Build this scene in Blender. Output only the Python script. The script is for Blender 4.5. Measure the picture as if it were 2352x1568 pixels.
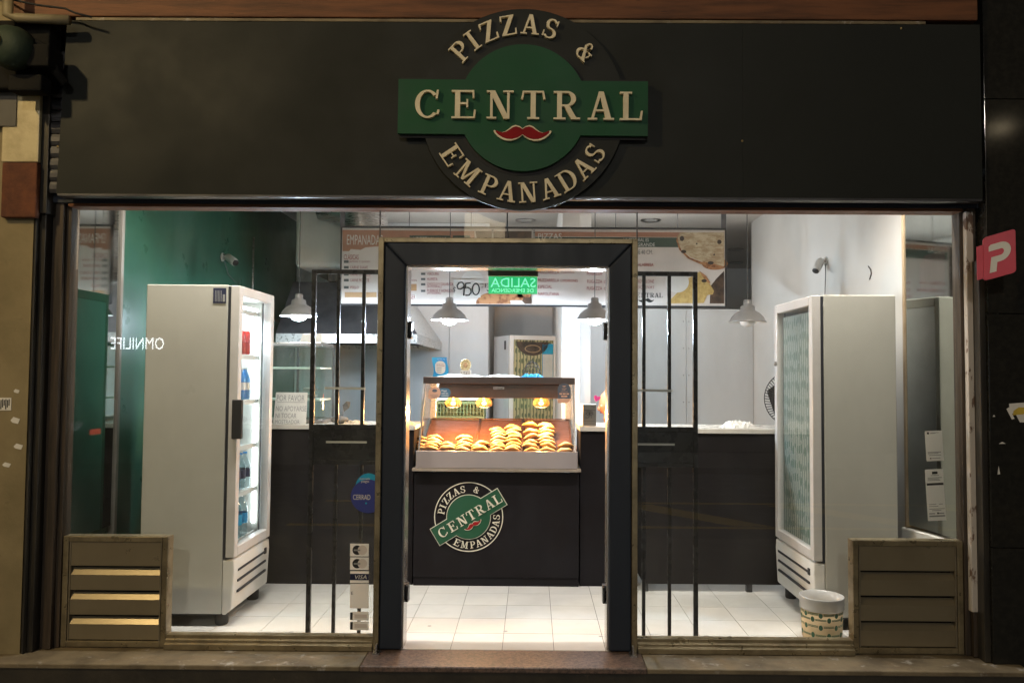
import bpy, math, random
from mathutils import Vector, Matrix, geometry
for _o in list(bpy.data.objects): bpy.data.objects.remove(_o)
SC = bpy.context.scene
COL = SC.collection
R = math.radians
rnd = random.Random(7)

# ------------------------------------------------------------------ camera
FPX, PW, PH = 1850.0, 2352.0, 1568.0
CAM = Vector((0, 0, 1.55))
yaw, pitch, roll = R(0.3), R(2.4), R(0.4)
_w = Vector((-math.sin(yaw)*math.cos(pitch), math.cos(yaw)*math.cos(pitch), math.sin(pitch)))
_r0 = Vector((math.cos(yaw), math.sin(yaw), 0)); _u0 = _r0.cross(_w)
_r = _r0*math.cos(roll) + _u0*math.sin(roll); _u = -_r0*math.sin(roll) + _u0*math.cos(roll)
CX0 = 1222 - FPX*(_r.y/_w.y); CY0 = 859 + FPX*(_u.y/_w.y)
cd = bpy.data.cameras.new('camera'); cam = bpy.data.objects.new('camera', cd); COL.objects.link(cam)
cam.matrix_world = Matrix(((_r.x, _u.x, -_w.x, CAM.x), (_r.y, _u.y, -_w.y, CAM.y), (_r.z, _u.z, -_w.z, CAM.z), (0, 0, 0, 1)))
cd.sensor_width = 36; cd.lens = 36*FPX/PW; cd.clip_start = 0.05; cd.clip_end = 400
cd.shift_x = (PW/2 - CX0)/PW; cd.shift_y = (CY0 - PH/2)/PW
SC.camera = cam

# ------------------------------------------------------------------ night sky, exposure
wd = bpy.data.worlds.new("World"); SC.world = wd; wd.use_nodes = True
_nt = wd.node_tree; _bg = _nt.nodes['Background']
_sky = _nt.nodes.new('ShaderNodeTexSky'); _sky.sky_type = 'NISHITA'; _sky.sun_disc = False
_sky.sun_elevation = R(-4); _sky.sun_rotation = R(140)
_nt.links.new(_sky.outputs[0], _bg.inputs[0]); _bg.inputs[1].default_value = 0.05
SC.view_settings.view_transform = 'Standard'; SC.view_settings.look = 'None'
SC.view_settings.gamma = 1; SC.view_settings.use_curve_mapping = False
SC.view_settings.exposure = 0.0
SC.cycles.max_bounces = 10; SC.cycles.transparent_max_bounces = 24; SC.cycles.caustics_reflective = False
SC.cycles.caustics_refractive = False; SC.cycles.sample_clamp_indirect = 4

# power settings of the lamps, the added kitchen tubes included (used by their builders below)
P_STREET, P_STREET2, P_PEND, P_TUBE, P_HEAT, P_COOL, P_KITCHEN = 450, 720, 64, 56, 34.0, 17, 25

def W(px, py, Y):
    """photo pixel (2352 wide) -> (X, Z) on the vertical plane at depth Y"""
    d = _r*((px-CX0)/FPX) + _u*((CY0-py)/FPX) + _w
    k = Y/d.y
    return CAM.x + d.x*k, CAM.z + d.z*k
def WX(px, py, Y): return W(px, py, Y)[0]
def WZ(px, py, Y): return W(px, py, Y)[1]
def RECT(x0, y0, x1, y1, Y):
    mx, my = (x0+x1)/2, (y0+y1)/2
    return WX(x0, my, Y), WX(x1, my, Y), WZ(mx, y1, Y), WZ(mx, y0, Y)
def PX(Y): return Y/FPX

# ------------------------------------------------------------------ materials
MATS = {}
def M(name, col, rough=.5, metal=0, col2=None, scale=6, lo=.4, hi=.65, bump=0, bscale=60, spec=.5, rvar=0,
      stretch=(1, 1, 1), emit=None, estr=0, coat=0, rand=0, col3=None, scale3=30, lo3=.6, hi3=.68, trans=0, ior=1.45, alpha=1):
    m = bpy.data.materials.new(name); m.use_nodes = True; nt = m.node_tree; N = nt.nodes; L = nt.links
    b = N['Principled BSDF']
    b.inputs['Base Color'].default_value = (*col, 1); b.inputs['Roughness'].default_value = rough
    b.inputs['Metallic'].default_value = metal; b.inputs['Specular IOR Level'].default_value = spec
    b.inputs['Coat Weight'].default_value = coat; b.inputs['Transmission Weight'].default_value = trans
    b.inputs['IOR'].default_value = ior; b.inputs['Alpha'].default_value = alpha
    if emit: b.inputs['Emission Color'].default_value = (*emit, 1); b.inputs['Emission Strength'].default_value = estr
    if col2 or bump or rvar or col3:
        tc = N.new('ShaderNodeTexCoord'); mp = N.new('ShaderNodeMapping'); mp.inputs['Scale'].default_value = stretch
        L.new(tc.outputs['Object'], mp.inputs[0])
        oi = N.new('ShaderNodeObjectInfo'); va = N.new('ShaderNodeVectorMath'); va.operation = 'ADD'
        sc_ = N.new('ShaderNodeVectorMath'); sc_.operation = 'SCALE'; sc_.inputs[3].default_value = 37
        cb = N.new('ShaderNodeCombineXYZ')
        for i in range(3): L.new(oi.outputs['Random'], cb.inputs[i])
        L.new(cb.outputs[0], sc_.inputs[0]); L.new(mp.outputs[0], va.inputs[0]); L.new(sc_.outputs[0], va.inputs[1])
        def noise(s, det=6):
            n = N.new('ShaderNodeTexNoise'); n.inputs['Scale'].default_value = s; n.inputs['Detail'].default_value = det
            n.inputs['Roughness'].default_value = .62; L.new(va.outputs[0], n.inputs['Vector']); return n
        def ramp(n, a, c):
            r = N.new('ShaderNodeMapRange'); r.inputs[1].default_value = a; r.inputs[2].default_value = c
            L.new(n.outputs[0], r.inputs[0]); return r
        last = None
        if col2:
            mx = N.new('ShaderNodeMix'); mx.data_type = 'RGBA'; mx.inputs[6].default_value = (*col, 1); mx.inputs[7].default_value = (*col2, 1)
            L.new(ramp(noise(scale), lo, hi).outputs[0], mx.inputs[0]); last = mx.outputs[2]
        if col3:
            mx = N.new('ShaderNodeMix'); mx.data_type = 'RGBA'; mx.inputs[6].default_value = (*col, 1); mx.inputs[7].default_value = (*col3, 1)
            if last: L.new(last, mx.inputs[6])
            L.new(ramp(noise(scale3), lo3, hi3).outputs[0], mx.inputs[0]); last = mx.outputs[2]
        if rand:
            hs = N.new('ShaderNodeHueSaturation'); mr = N.new('ShaderNodeMapRange'); mr.inputs[3].default_value = 1-rand; mr.inputs[4].default_value = 1+rand
            L.new(oi.outputs['Random'], mr.inputs[0]); L.new(mr.outputs[0], hs.inputs['Value'])
            if last: L.new(last, hs.inputs['Color'])
            else: hs.inputs['Color'].default_value = (*col, 1)
            last = hs.outputs[0]
        if last: L.new(last, b.inputs['Base Color'])
        if rvar:
            r = ramp(noise(scale*1.7), .3, .7); r.inputs[3].default_value = max(0, rough-rvar); r.inputs[4].default_value = min(1, rough+rvar)
            L.new(r.outputs[0], b.inputs['Roughness'])
        if bump:
            bp = N.new('ShaderNodeBump'); bp.inputs['Strength'].default_value = bump; bp.inputs['Distance'].default_value = .01
            L.new(noise(bscale, 4).outputs[0], bp.inputs['Height']); L.new(bp.outputs[0], b.inputs['Normal'])
    MATS[name] = m
    return m

def GLASS(name, ior=1.75, tint=(1, 1, 1), grime=.02, gscale=3, rough=0.0):
    """clear pane: transparent body, Fresnel reflection on the outer faces, a film of grime"""
    m = bpy.data.materials.new(name); m.use_nodes = True; nt = m.node_tree; N = nt.nodes; L = nt.links
    N.remove(N['Principled BSDF']); out = N['Material Output']
    tr = N.new('ShaderNodeBsdfTransparent'); tr.inputs[0].default_value = (*tint, 1)
    gl = N.new('ShaderNodeBsdfGlossy'); gl.inputs['Roughness'].default_value = rough
    df = N.new('ShaderNodeBsdfDiffuse'); df.inputs[0].default_value = (.75, .75, .72, 1)
    fr = N.new('ShaderNodeFresnel'); fr.inputs[0].default_value = ior
    ge = N.new('ShaderNodeNewGeometry'); inv = N.new('ShaderNodeMath'); inv.operation = 'SUBTRACT'; inv.inputs[0].default_value = 1
    L.new(ge.outputs['Backfacing'], inv.inputs[1])
    mul = N.new('ShaderNodeMath'); mul.operation = 'MULTIPLY'; L.new(fr.outputs[0], mul.inputs[0]); L.new(inv.outputs[0], mul.inputs[1])
    mg = N.new('ShaderNodeMixShader'); mr = N.new('ShaderNodeMixShader')
    tc = N.new('ShaderNodeTexCoord'); mp = N.new('ShaderNodeMapping'); mp.inputs['Scale'].default_value = (1.2, 1, .45); L.new(tc.outputs['Object'], mp.inputs[0])
    n = N.new('ShaderNodeTexNoise'); n.inputs['Scale'].default_value = gscale; n.inputs['Detail'].default_value = 8; n.inputs['Roughness'].default_value = .7
    L.new(mp.outputs[0], n.inputs['Vector'])
    r = N.new('ShaderNodeMapRange'); r.inputs[1].default_value = .45; r.inputs[2].default_value = .75; r.inputs[3].default_value = grime*.35; r.inputs[4].default_value = grime*2
    L.new(n.outputs[0], r.inputs[0])
    L.new(r.outputs[0], mg.inputs[0]); L.new(tr.outputs[0], mg.inputs[1]); L.new(df.outputs[0], mg.inputs[2])
    L.new(mul.outputs[0], mr.inputs[0]); L.new(mg.outputs[0], mr.inputs[1]); L.new(gl.outputs[0], mr.inputs[2])
    L.new(mr.outputs[0], out.inputs[0])
    MATS[name] = m
    return m

# ------------------------------------------------------------------ mesh builder
class MB:
    def __init__(s): s.v = []; s.f = []; s.m = []; s.sm = []
    def add(s, vs, fs, mi=0, smooth=False):
        o = len(s.v); s.v += [tuple(v) for v in vs]; s.f += [[i+o for i in f] for f in fs]
        s.m += [mi]*len(fs); s.sm += [smooth]*len(fs); return s
    def box(s, x0, x1, y0, y1, z0, z1, mi=0):
        if x1 < x0: x0, x1 = x1, x0
        if y1 < y0: y0, y1 = y1, y0
        if z1 < z0: z0, z1 = z1, z0
        return s.add([(x0, y0, z0), (x1, y0, z0), (x1, y1, z0), (x0, y1, z0), (x0, y0, z1), (x1, y0, z1), (x1, y1, z1), (x0, y1, z1)],
              [(0, 3, 2, 1), (4, 5, 6, 7), (0, 1, 5, 4), (1, 2, 6, 5), (2, 3, 7, 6), (3, 0, 4, 7)], mi)
    def hexa(s, b, t, mi=0):
        """b, t: four bottom / four top points, counter-clockwise from above"""
        return s.add(list(b)+list(t), [(0, 3, 2, 1), (4, 5, 6, 7), (0, 1, 5, 4), (1, 2, 6, 5), (2, 3, 7, 6), (3, 0, 4, 7)], mi)
    def prism(s, poly, y0, y1, mi=0, holes=None):
        """polygon in (x, z) extruded in y from y0 (front) to y1"""
        loops = [poly] + (holes or [])
        tris = geometry.tessellate_polygon([[Vector((p[0], p[1], 0)) for p in l] for l in loops])
        flat = [p for l in loops for p in l]; n = len(flat)
        a2 = sum(poly[i][0]*poly[(i+1) % len(poly)][1]-poly[(i+1) % len(poly)][0]*poly[i][1] for i in range(len(poly)))
        vs = [(p[0], y0, p[1]) for p in flat] + [(p[0], y1, p[1]) for p in flat]; fs = []
        for t in tris:
            A, B, C_ = (flat[i] for i in t)
            ar = (B[0]-A[0])*(C_[1]-A[1])-(C_[0]-A[0])*(B[1]-A[1])
            t = list(t) if ar > 0 else list(t)[::-1]
            fs.append(t); fs.append([i+n for i in t[::-1]])
        o = 0
        for l in loops:
            k = len(l)
            aa = sum(l[i][0]*l[(i+1) % k][1]-l[(i+1) % k][0]*l[i][1] for i in range(k))
            outer = l is poly
            for i in range(k):
                j = (i+1) % k
                q = (o+i, o+i+n, o+j+n, o+j)
                fs.append(q if (aa > 0) == outer else q[::-1])
            o += k
        return s.add(vs, fs, mi)
    def flat(s, poly, y, mi=0):
        return s.prism(poly, y, y+.0006, mi)
    def prof(s, poly, x0, x1, mi=0):
        """polygon in (y, z) extruded along x"""
        n = len(poly); vs = [(x0, p[0], p[1]) for p in poly]+[(x1, p[0], p[1]) for p in poly]
        a = sum(poly[i][0]*poly[(i+1) % n][1]-poly[(i+1) % n][0]*poly[i][1] for i in range(n))
        t = [list(q) for q in geometry.tessellate_polygon([[Vector((p[0], p[1], 0)) for p in poly]])]
        fs = []
        for q in t:
            A, B, C_ = (poly[i] for i in q); ar = (B[0]-A[0])*(C_[1]-A[1])-(C_[0]-A[0])*(B[1]-A[1])
            q = q if ar > 0 else q[::-1]
            fs.append([i+n for i in q]); fs.append(q[::-1])
        for i in range(n):
            j = (i+1) % n; q = (i, j, j+n, i+n); fs.append(q if a > 0 else q[::-1])
        return s.add(vs, fs, mi)
    def lathe(s, pr, c=(0, 0, 0), n=24, mi=0, smooth=True, caps=True, a0=0, a1=2*math.pi):
        full = abs(a1-a0-2*math.pi) < 1e-6; vs = []; k = n if full else n+1
        for r, z in pr:
            for i in range(k):
                a = a0+(a1-a0)*i/n; vs.append((c[0]+r*math.cos(a), c[1]+r*math.sin(a), c[2]+z))
        fs = []
        for j in range(len(pr)-1):
            for i in range(n):
                i2 = (i+1) % k; fs.append((j*k+i, j*k+i2, (j+1)*k+i2, (j+1)*k+i))
        if caps and full:
            if pr[0][0] > 1e-6: fs.append(tuple(range(k))[::-1])
            if pr[-1][0] > 1e-6: fs.append(tuple((len(pr)-1)*k+i for i in range(k)))
        return s.add(vs, fs, mi, smooth)
    def tube(s, pts, r, n=8, mi=0, smooth=True, closed=False):
        P = [Vector(p) for p in pts]; vs = []; fs = []; K = len(P); up = None
        for i, p in enumerate(P):
            if closed: t = P[(i+1) % K]-P[i-1]
            else: t = P[min(i+1, K-1)]-P[max(i-1, 0)]
            t.normalize()
            if up is None:
                up = t.cross(Vector((0, 0, 1)) if abs(t.z) < .9 else Vector((1, 0, 0))).normalized()
            else: up = (up-t*up.dot(t)).normalized()
            sd = t.cross(up); rr = r[i] if isinstance(r, (list, tuple)) else r
            for k in range(n):
                a = 2*math.pi*k/n; vs.append(p+up*math.cos(a)*rr+sd*math.sin(a)*rr)
        for i in range(K if closed else K-1):
            i2 = (i+1) % K
            for k in range(n):
                k2 = (k+1) % n; fs.append((i*n+k, i*n+k2, i2*n+k2, i2*n+k))
        if not closed: fs.append(tuple(range(n))[::-1]); fs.append(tuple((K-1)*n+k for k in range(n)))
        return s.add(vs, fs, mi, smooth)
    def ball(s, c, rx, ry=None, rz=None, n=16, m=10, mi=0, fn=None):
        ry = ry or rx; rz = rz or rx; vs = []; fs = []
        for j in range(m+1):
            t = math.pi*j/m
            for i in range(n):
                a = 2*math.pi*i/n; p = Vector((math.sin(t)*math.cos(a), math.sin(t)*math.sin(a), -math.cos(t)))
                q = Vector((p.x*rx, p.y*ry, p.z*rz))
                if fn: q = fn(p, q)
                vs.append((c[0]+q.x, c[1]+q.y, c[2]+q.z))
        for j in range(m):
            for i in range(n):
                i2 = (i+1) % n; fs.append((j*n+i, j*n+i2, (j+1)*n+i2, (j+1)*n+i))
        return s.add(vs, fs, mi, True)
    def xf(s, fn, start=0):
        s.v[start:] = [tuple(fn(Vector(v))) for v in s.v[start:]]; return s

def worldloc(o):
    v = Vector((0, 0, 0))
    while o: v = v + o.location; o = o.parent
    return v
def mesh(name, mb, mats, parent=None, bevel=0, label=None, local=False, seg=2, smooth=False):
    me = bpy.data.meshes.new(name)
    off = Vector((0, 0, 0)) if local or not parent else worldloc(parent)
    me.from_pydata([(v[0]-off.x, v[1]-off.y, v[2]-off.z) for v in mb.v], [], mb.f)
    for m in (mats if isinstance(mats, (list, tuple)) else [mats]): me.materials.append(m)
    me.polygons.foreach_set('material_index', mb.m); me.polygons.foreach_set('use_smooth', [True]*len(mb.f) if smooth else mb.sm); me.update()
    o = bpy.data.objects.new(name, me); COL.objects.link(o)
    if parent: o.parent = parent
    if label: o['label'] = label
    if bevel:
        b = o.modifiers.new('bevel', 'BEVEL'); b.width = bevel; b.segments = seg; b.limit_method = 'ANGLE'; b.angle_limit = R(40)
        b.harden_normals = False
    return o
def tag(o, label, cat, group=None):
    o['label'] = label; o['category'] = cat
    if group: o['group'] = group
    return o
def thing(name, label, cat, loc=(0, 0, 0), group=None):
    o = bpy.data.objects.new(name, None); COL.objects.link(o); o.location = loc; o.empty_display_size = .1
    return tag(o, label, cat, group)
def structure(o): o['kind'] = 'structure'; return o
def dup(root, label=None, group=None):
    r = root.copy(); COL.objects.link(r)
    if label: r['label'] = label
    if group: r['group'] = group
    for ch in list(root.children):
        c = ch.copy(); COL.objects.link(c); c.parent = r
        for g in list(ch.children):
            d = g.copy(); COL.objects.link(d); d.parent = c
    return r

# ------------------------------------------------------------------ lettering
_tc = {}
def text_geo(s, off=0):
    if (s, off) in _tc: return _tc[(s, off)]
    cu = bpy.data.curves.new('t', 'FONT'); cu.body = s; cu.size = 1; cu.resolution_u = 2; cu.offset = off
    ob = bpy.data.objects.new('t', cu); COL.objects.link(ob); bpy.context.view_layer.update()
    me = ob.to_mesh(); vs = [v.co.copy() for v in me.vertices]; fs = [list(p.vertices) for p in me.polygons]
    ob.to_mesh_clear(); bpy.data.objects.remove(ob); bpy.data.curves.remove(cu)
    x0 = min(v.x for v in vs); x1 = max(v.x for v in vs); y0 = min(v.y for v in vs); y1 = max(v.y for v in vs)
    _tc[(s, off)] = ([((v.x-x0)/(x1-x0), (v.y-y0)/(y1-y0)) for v in vs], fs, (x1-x0, y1-y0)); return _tc[(s, off)]
def text(mb, s, x0, x1, z0, z1, y, mi=0, mirror=False, d=0):
    """flat sans lettering filling the box x0..x1, z0..z1 at depth y, facing -Y"""
    v, f, _ = text_geo(s)
    mb.add([((x1-(x1-x0)*a if mirror else x0+(x1-x0)*a), y, z0+(z1-z0)*b) for a, b in v], [q[::-1] for q in f] if mirror else f, mi)
def ptext(mb, s, px0, px1, pyc, ph, Y, mi=0, mirror=False, dy=0):
    """same, from photo pixels: left, right, centre line, letter height"""
    x0, x1, z0, z1 = RECT(px0, pyc-ph/2, px1, pyc+ph/2, Y)
    text(mb, s, x0, x1, z0, z1, Y-dy, mi, mirror)

def bar(x0, x1, y0, y1): return [(x0, y0), (x1, y0), (x1, y1), (x0, y1)]
def dia(a0, a1, ya, b0, b1, yb): return [(a0, ya), (a1, ya), (b1, yb), (b0, yb)]
def ring(cx, cy, rx, ry, tx, ty, a0, a1, n=18):
    o = []; i_ = []
    for k in range(n+1):
        a = R(a0+(a1-a0)*k/n); c, s_ = math.cos(a), math.sin(a)
        o.append((cx+rx*c, cy+ry*s_)); i_.append((cx+(rx-tx)*c, cy+(ry-ty)*s_))
    return o+i_[::-1]
S_ = .065
def serif(x0, x1, top): return bar(x0, x1, 1-S_, 1) if top else bar(x0, x1, 0, S_)
GL = {
 'I': (.46, [bar(.14, .32, 0, 1), serif(0, .46, 0), serif(0, .46, 1)]),
 'P': (.76, [bar(.12, .29, 0, 1), serif(0, .42, 0), serif(0, .3, 1), bar(.28, .42, 1-S_, 1), bar(.28, .42, .44, .44+S_), ring(.42, .72, .34, .28, .17, S_, -90, 90)]),
 'R': (.9, [bar(.12, .29, 0, 1), serif(0, .42, 0), serif(0, .3, 1), bar(.28, .45, 1-S_, 1), bar(.28, .45, .46, .46+S_), ring(.45, .73, .33, .27, .17, S_, -90, 90), dia(.62, .83, 0, .36, .55, .48), serif(.62, .93, 0)]),
 'Z': (.78, [serif(.04, .74, 1), serif(.02, .76, 0), dia(.02, .24, S_*.6, .52, .74, 1-S_*.6), dia(.02, .09, .72, .04, .13, 1), dia(.67, .76, 0, .71, .78, .3)]),
 'A': (.9, [dia(.10, .19, 0, .38, .49, 1), dia(.64, .83, 0, .38, .55, 1), bar(.24, .68, .3, .3+S_), serif(0, .33, 0), serif(.55, .92, 0)]),
 'S': (.66, [ring(.33, .735, .3, .265, .15, S_, 25, 275), ring(.33, .265, .33, .265, .16, S_, -150, 98), bar(.56, .62, .68, .97), bar(.0, .06, .05, .34)]),
 'C': (.86, [ring(.44, .5, .44, .5, .17, S_, 42, 318, 26), dia(.72, .79, .68, .76, .83, 1.0), dia(.76, .84, .14, .79, .86, .3)]),
 'E': (.84, [bar(.12, .3, 0, 1), serif(0, .4, 0), serif(0, .4, 1), bar(.3, .78, 1-S_, 1), bar(.3, .8, 0, S_), bar(.3, .56, .5, .5+S_), bar(.52, .58, .38, .68), dia(.74, .8, .72, .72, .79, 1), dia(.76, .82, 0, .79, .86, .3)]),
 'N': (.92, [bar(.12, .21, 0, 1), bar(.71, .8, 0, 1), dia(.6, .8, 0, .08, .29, 1), serif(0, .34, 0), serif(0, .2, 1), serif(.57, .94, 1)]),
 'T': (.86, [bar(.34, .52, 0, 1), bar(.06, .8, 1-S_, 1), dia(0, .07, .7, .06, .13, 1), dia(.79, .86, .7, .73, .8, 1), serif(.22, .64, 0)]),
 'L': (.78, [bar(.12, .3, 0, 1), serif(0, .42, 0), serif(0, .42, 1), bar(.3, .74, 0, S_), dia(.68, .76, 0, .74, .8, .33)]),
 'M': (1.06, [bar(.12, .21, 0, 1), bar(.78, .95, 0, 1), dia(.44, .54, .05, .12, .3, 1), dia(.44, .54, .05, .76, .86, 1), serif(0, .33, 0), serif(0, .2, 1), serif(.68, 1.06, 0), serif(.86, 1.06, 1)]),
 'D': (.88, [bar(.12, .29, 0, 1), serif(0, .3, 0), serif(0, .3, 1), bar(.29, .42, 1-S_, 1), bar(.29, .42, 0, S_), ring(.42, .5, .46, .5, .17, S_, -90, 90, 22)]),
 '&': (.8, [ring(.36, .77, .2, .23, .1, S_, 0, 360, 20), ring(.34, .28, .34, .28, .14, S_, 60, 335, 20), dia(.56, .78, 0, .12, .28, .72), serif(.52, .8, 0), ring(.6, .42, .16, .2, .07, S_, -70, 60, 8), bar(.56, .82, .52, .52+S_)]),
}
def glyph(mb, ch, fn, y0, y1, wgt=1, mi=0):
    """serif letter; fn maps glyph (x centred, y 0..1) to (X, Z); each stroke ends a hair prouder than the last"""
    w, st = GL[ch]
    for k, poly in enumerate(st):
        pts = [fn(x-w/2, y) for x, y in poly]
        mb.prism(pts, y0-k*.0004, y1, mi)
# ------------------------------------------------------------------ materials used in the scene
M('black_panel', (.020, .021, .022), .5, col2=(.030, .030, .030), scale=2.2, rvar=.1, bump=.05, bscale=90)
M('fascia_black', (.0165, .0185, .0172), .6, spec=.25, col2=(.0195, .0215, .0195), scale=.8, lo=.35, hi=.7, rvar=.14, bump=.04, bscale=14, col3=(.028, .027, .025), scale3=40, lo3=.70, hi3=.74)
M('navy_metal', (.021, .027, .042), .5, spec=.35, col2=(.026, .033, .048), scale=3, rvar=.12, bump=.04, bscale=60, stretch=(1, 1, .3), col3=(.06, .055, .05), scale3=45, lo3=.7, hi3=.76)
M('gold_alu', (.33, .275, .175), .36, .65, col2=(.20, .165, .105), scale=9, rvar=.14, bump=.06, bscale=70, col3=(.12, .10, .07), scale3=22, lo3=.70, hi3=.80)
M('bronze', (.25, .215, .155), .36, .45, col2=(.20, .17, .12), scale=7, rvar=.1, bump=.05, bscale=120, col3=(.14, .115, .08), scale3=30, lo3=.72, hi3=.78)
M('slat', (.30, .255, .175), .30, .55, col2=(.27, .228, .155), scale=4, rvar=.03)
M('dark_rail', (.028, .026, .024), .4, .3, col2=(.06, .052, .04), scale=4, stretch=(6, 6, .5), rvar=.1, bump=.1, bscale=40)
M('brown_rail', (.075, .055, .04), .45, .2, col2=(.03, .026, .022), scale=3, stretch=(12, 12, .6), rvar=.1, bump=.15, bscale=40)
M('peeling', (.55, .50, .45), .75, col2=(.16, .10, .07), scale=9, lo=.56, hi=.6, bump=.5, bscale=30, stretch=(2, 2, .8))
M('ochre_plaster', (.28, .225, .125), .8, col2=(.17, .135, .07), scale=2.2, lo=.35, hi=.7, bump=.35, bscale=14, col3=(.10, .075, .04), scale3=9, lo3=.66, hi3=.78)
M('pipe_paint', (.24, .20, .12), .6, col2=(.17, .14, .08), scale=9)
M('cream_paint', (.56, .48, .29), .4, col2=(.36, .29, .16), scale=7, lo=.45, hi=.75, bump=.12, bscale=25, col3=(.12, .085, .04), scale3=24, lo3=.7, hi3=.74)
M('brick_red', (.15, .052, .024), .85, col2=(.085, .032, .018), scale=9, bump=.7, bscale=18)
M('wood_beam', (.17, .066, .027), .65, col2=(.085, .034, .015), scale=4, stretch=(.6, 5, 7), bump=.2, bscale=30, col3=(.03, .018, .012), scale3=12, lo3=.66, hi3=.72)
M('granite', (.018, .018, .017), .09, spec=.25, col2=(.026, .025, .022), scale=30, col3=(.06, .05, .03), scale3=160, lo3=.68, hi3=.72)
M('step_granite', (.17, .115, .095), .35, col2=(.075, .055, .05), scale=55, lo=.42, hi=.6, rvar=.1, col3=(.30, .22, .18), scale3=150, lo3=.6, hi3=.68)
M('ledge', (.22, .175, .11), .6, col2=(.11, .085, .055), scale=5, bump=.2, bscale=50, col3=(.40, .37, .33), scale3=11, lo3=.6, hi3=.7)
M('riser', (.045, .038, .028), .6, col2=(.025, .022, .018), scale=5, bump=.3, bscale=30, col3=(.10, .075, .05), scale3=13, lo3=.66, hi3=.76)
M('sign_green', (.023, .080, .046), .6, spec=.2, col2=(.017, .085, .041), scale=3, rvar=.08, bump=.03, bscale=60)
M('letter_cream', (.80, .72, .54), .6, spec=.2, col2=(.70, .62, .45), scale=12, bump=.06, bscale=60)
M('logo_cream', (.72, .68, .56), .5, col2=(.60, .56, .45), scale=20)
M('sign_red', (.27, .010, .013), .6, spec=.15, col2=(.22, .008, .011), scale=8)
M('red_flag', (.62, .045, .085), .38, col2=(.52, .04, .075), scale=6, rvar=.08)
M('white_paint', (.78, .77, .74), .5, col2=(.70, .68, .64), scale=2.5, bump=.03, bscale=20)
M('wall_white', (.74, .725, .70), .6, col2=(.67, .655, .63), scale=1.4, lo=.35, hi=.7, bump=.06, bscale=9, col3=(.50, .46, .42), scale3=17, lo3=.73, hi3=.80)
M('panel_white', (.60, .62, .63), .38, col2=(.53, .55, .56), scale=1.8, stretch=(1, 1, .4), rvar=.1, col3=(.45, .44, .42), scale3=13, lo3=.72, hi3=.8)
M('wall_green', (.028, .105, .068), .35, col2=(.021, .085, .056), scale=2, rvar=.1, bump=.04, bscale=16, col3=(.04, .125, .085), scale3=24, lo3=.74, hi3=.80)
M('ceiling_paint', (.72, .68, .63), .8, col2=(.64, .60, .55), scale=1.2, bump=.05, bscale=8)
M('tile_white', (.76, .75, .72), .16, col2=(.70, .69, .66), scale=4, rvar=.05, rand=.035, col3=(.50, .48, .44), scale3=15, lo3=.70, hi3=.80)
M('grout', (.16, .15, .14), .9)
M('counter_black', (.011, .0095, .0105), .5, spec=.12, col2=(.014, .013, .015), scale=3, rvar=.1, bump=.03, bscale=70, col3=(.026, .025, .027), scale3=70, lo3=.72, hi3=.76)
M('counter_top', (.66, .62, .56), .3, col2=(.56, .52, .46), scale=6, rvar=.1)
M('gate_black', (.016, .016, .018), .28, col2=(.026, .026, .030), scale=8, rvar=.1, bump=.06, bscale=80)
M('steel', (.46, .44, .42), .3, .9, col2=(.36, .34, .33), scale=5, stretch=(1, 1, 14), rvar=.1, bump=.03, bscale=60)
M('alu', (.58, .56, .54), .24, .85)
M('trim_grey', (.34, .31, .28), .5, .3, col2=(.26, .235, .21), scale=3, stretch=(3, 3, .6))
M('dark_steel', (.12, .12, .13), .4, .7, col2=(.07, .07, .08), scale=3, rvar=.12, bump=.05, bscale=40)
M('warmer_brown', (.105, .078, .068), .36, .5, col2=(.094, .070, .061), scale=4, rvar=.06)
M('warmer_base', (.33, .285, .275), .33, .4, col2=(.315, .272, .262), scale=2)
M('tray', (.062, .022, .012), .55, .1, col2=(.07, .028, .016), scale=7, stretch=(1, 2, 2), rvar=.14, bump=.15, bscale=40, col3=(.13, .05, .025), scale3=20, lo3=.6, hi3=.7)
M('counter_edge', (.30, .25, .20), .35, col2=(.24, .20, .16), scale=6)
M('cooler_white', (.53, .52, .47), .34, col2=(.49, .475, .43), scale=1.3, rvar=.08, bump=.02, bscale=12)
M('cooler_door', (.66, .63, .61), .3, col2=(.6, .57, .55), scale=5)
M('cooler_inner', (.80, .83, .85), .4)
M('rubber', (.015, .015, .016), .7)
M('dark_gap', (.02, .022, .03), .6)
M('lamp_shade', (.27, .26, .255), .4, .25, col2=(.235, .226, .22), scale=6, rvar=.08)
M('lamp_inner', (.80, .80, .78), .5)
M('bulb_lit', (.9, .9, .9), .3, emit=(.86, .93, 1), estr=60)
M('bulb_off', (.75, .73, .70), .25)
M('heat_glow', (.9, .6, .3), .3, emit=(1, .50, .16), estr=26)
GLASS('heat_glass', 1.6, (1, .72, .42), .12, 12)
M('tube_lit', (.9, .9, .9), .3, emit=(1, .90, .80), estr=14)
M('cooler_tube', (.9, .9, .9), .3, emit=(.86, .95, 1), estr=14)
GLASS('pane', 1.85, (.97, .985, .98), .017, 2.2)
GLASS('warmer_glass', 1.5, (.98, .98, .97), .012, 4)
GLASS('cooler_glass', 1.5, (.97, .99, .99), .012, 4)
GLASS('case_glass', 1.6, (.86, .95, .93), .03, 4)
M('mirror', (.72, .76, .73), .045, 1, col2=(.62, .66, .63), scale=3, rvar=.03)
M('wood_trim', (.52, .40, .27), .6, col2=(.36, .26, .16), scale=6, stretch=(3, 3, .6))
M('paper', (.78, .76, .72), .8, col2=(.70, .68, .64), scale=8)
M('print_black', (.02, .02, .022), .7)
M('print_gray', (.30, .30, .30), .7)
M('menu_white', (.72, .66, .62), .55, col2=(.67, .61, .57), scale=3)
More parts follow.
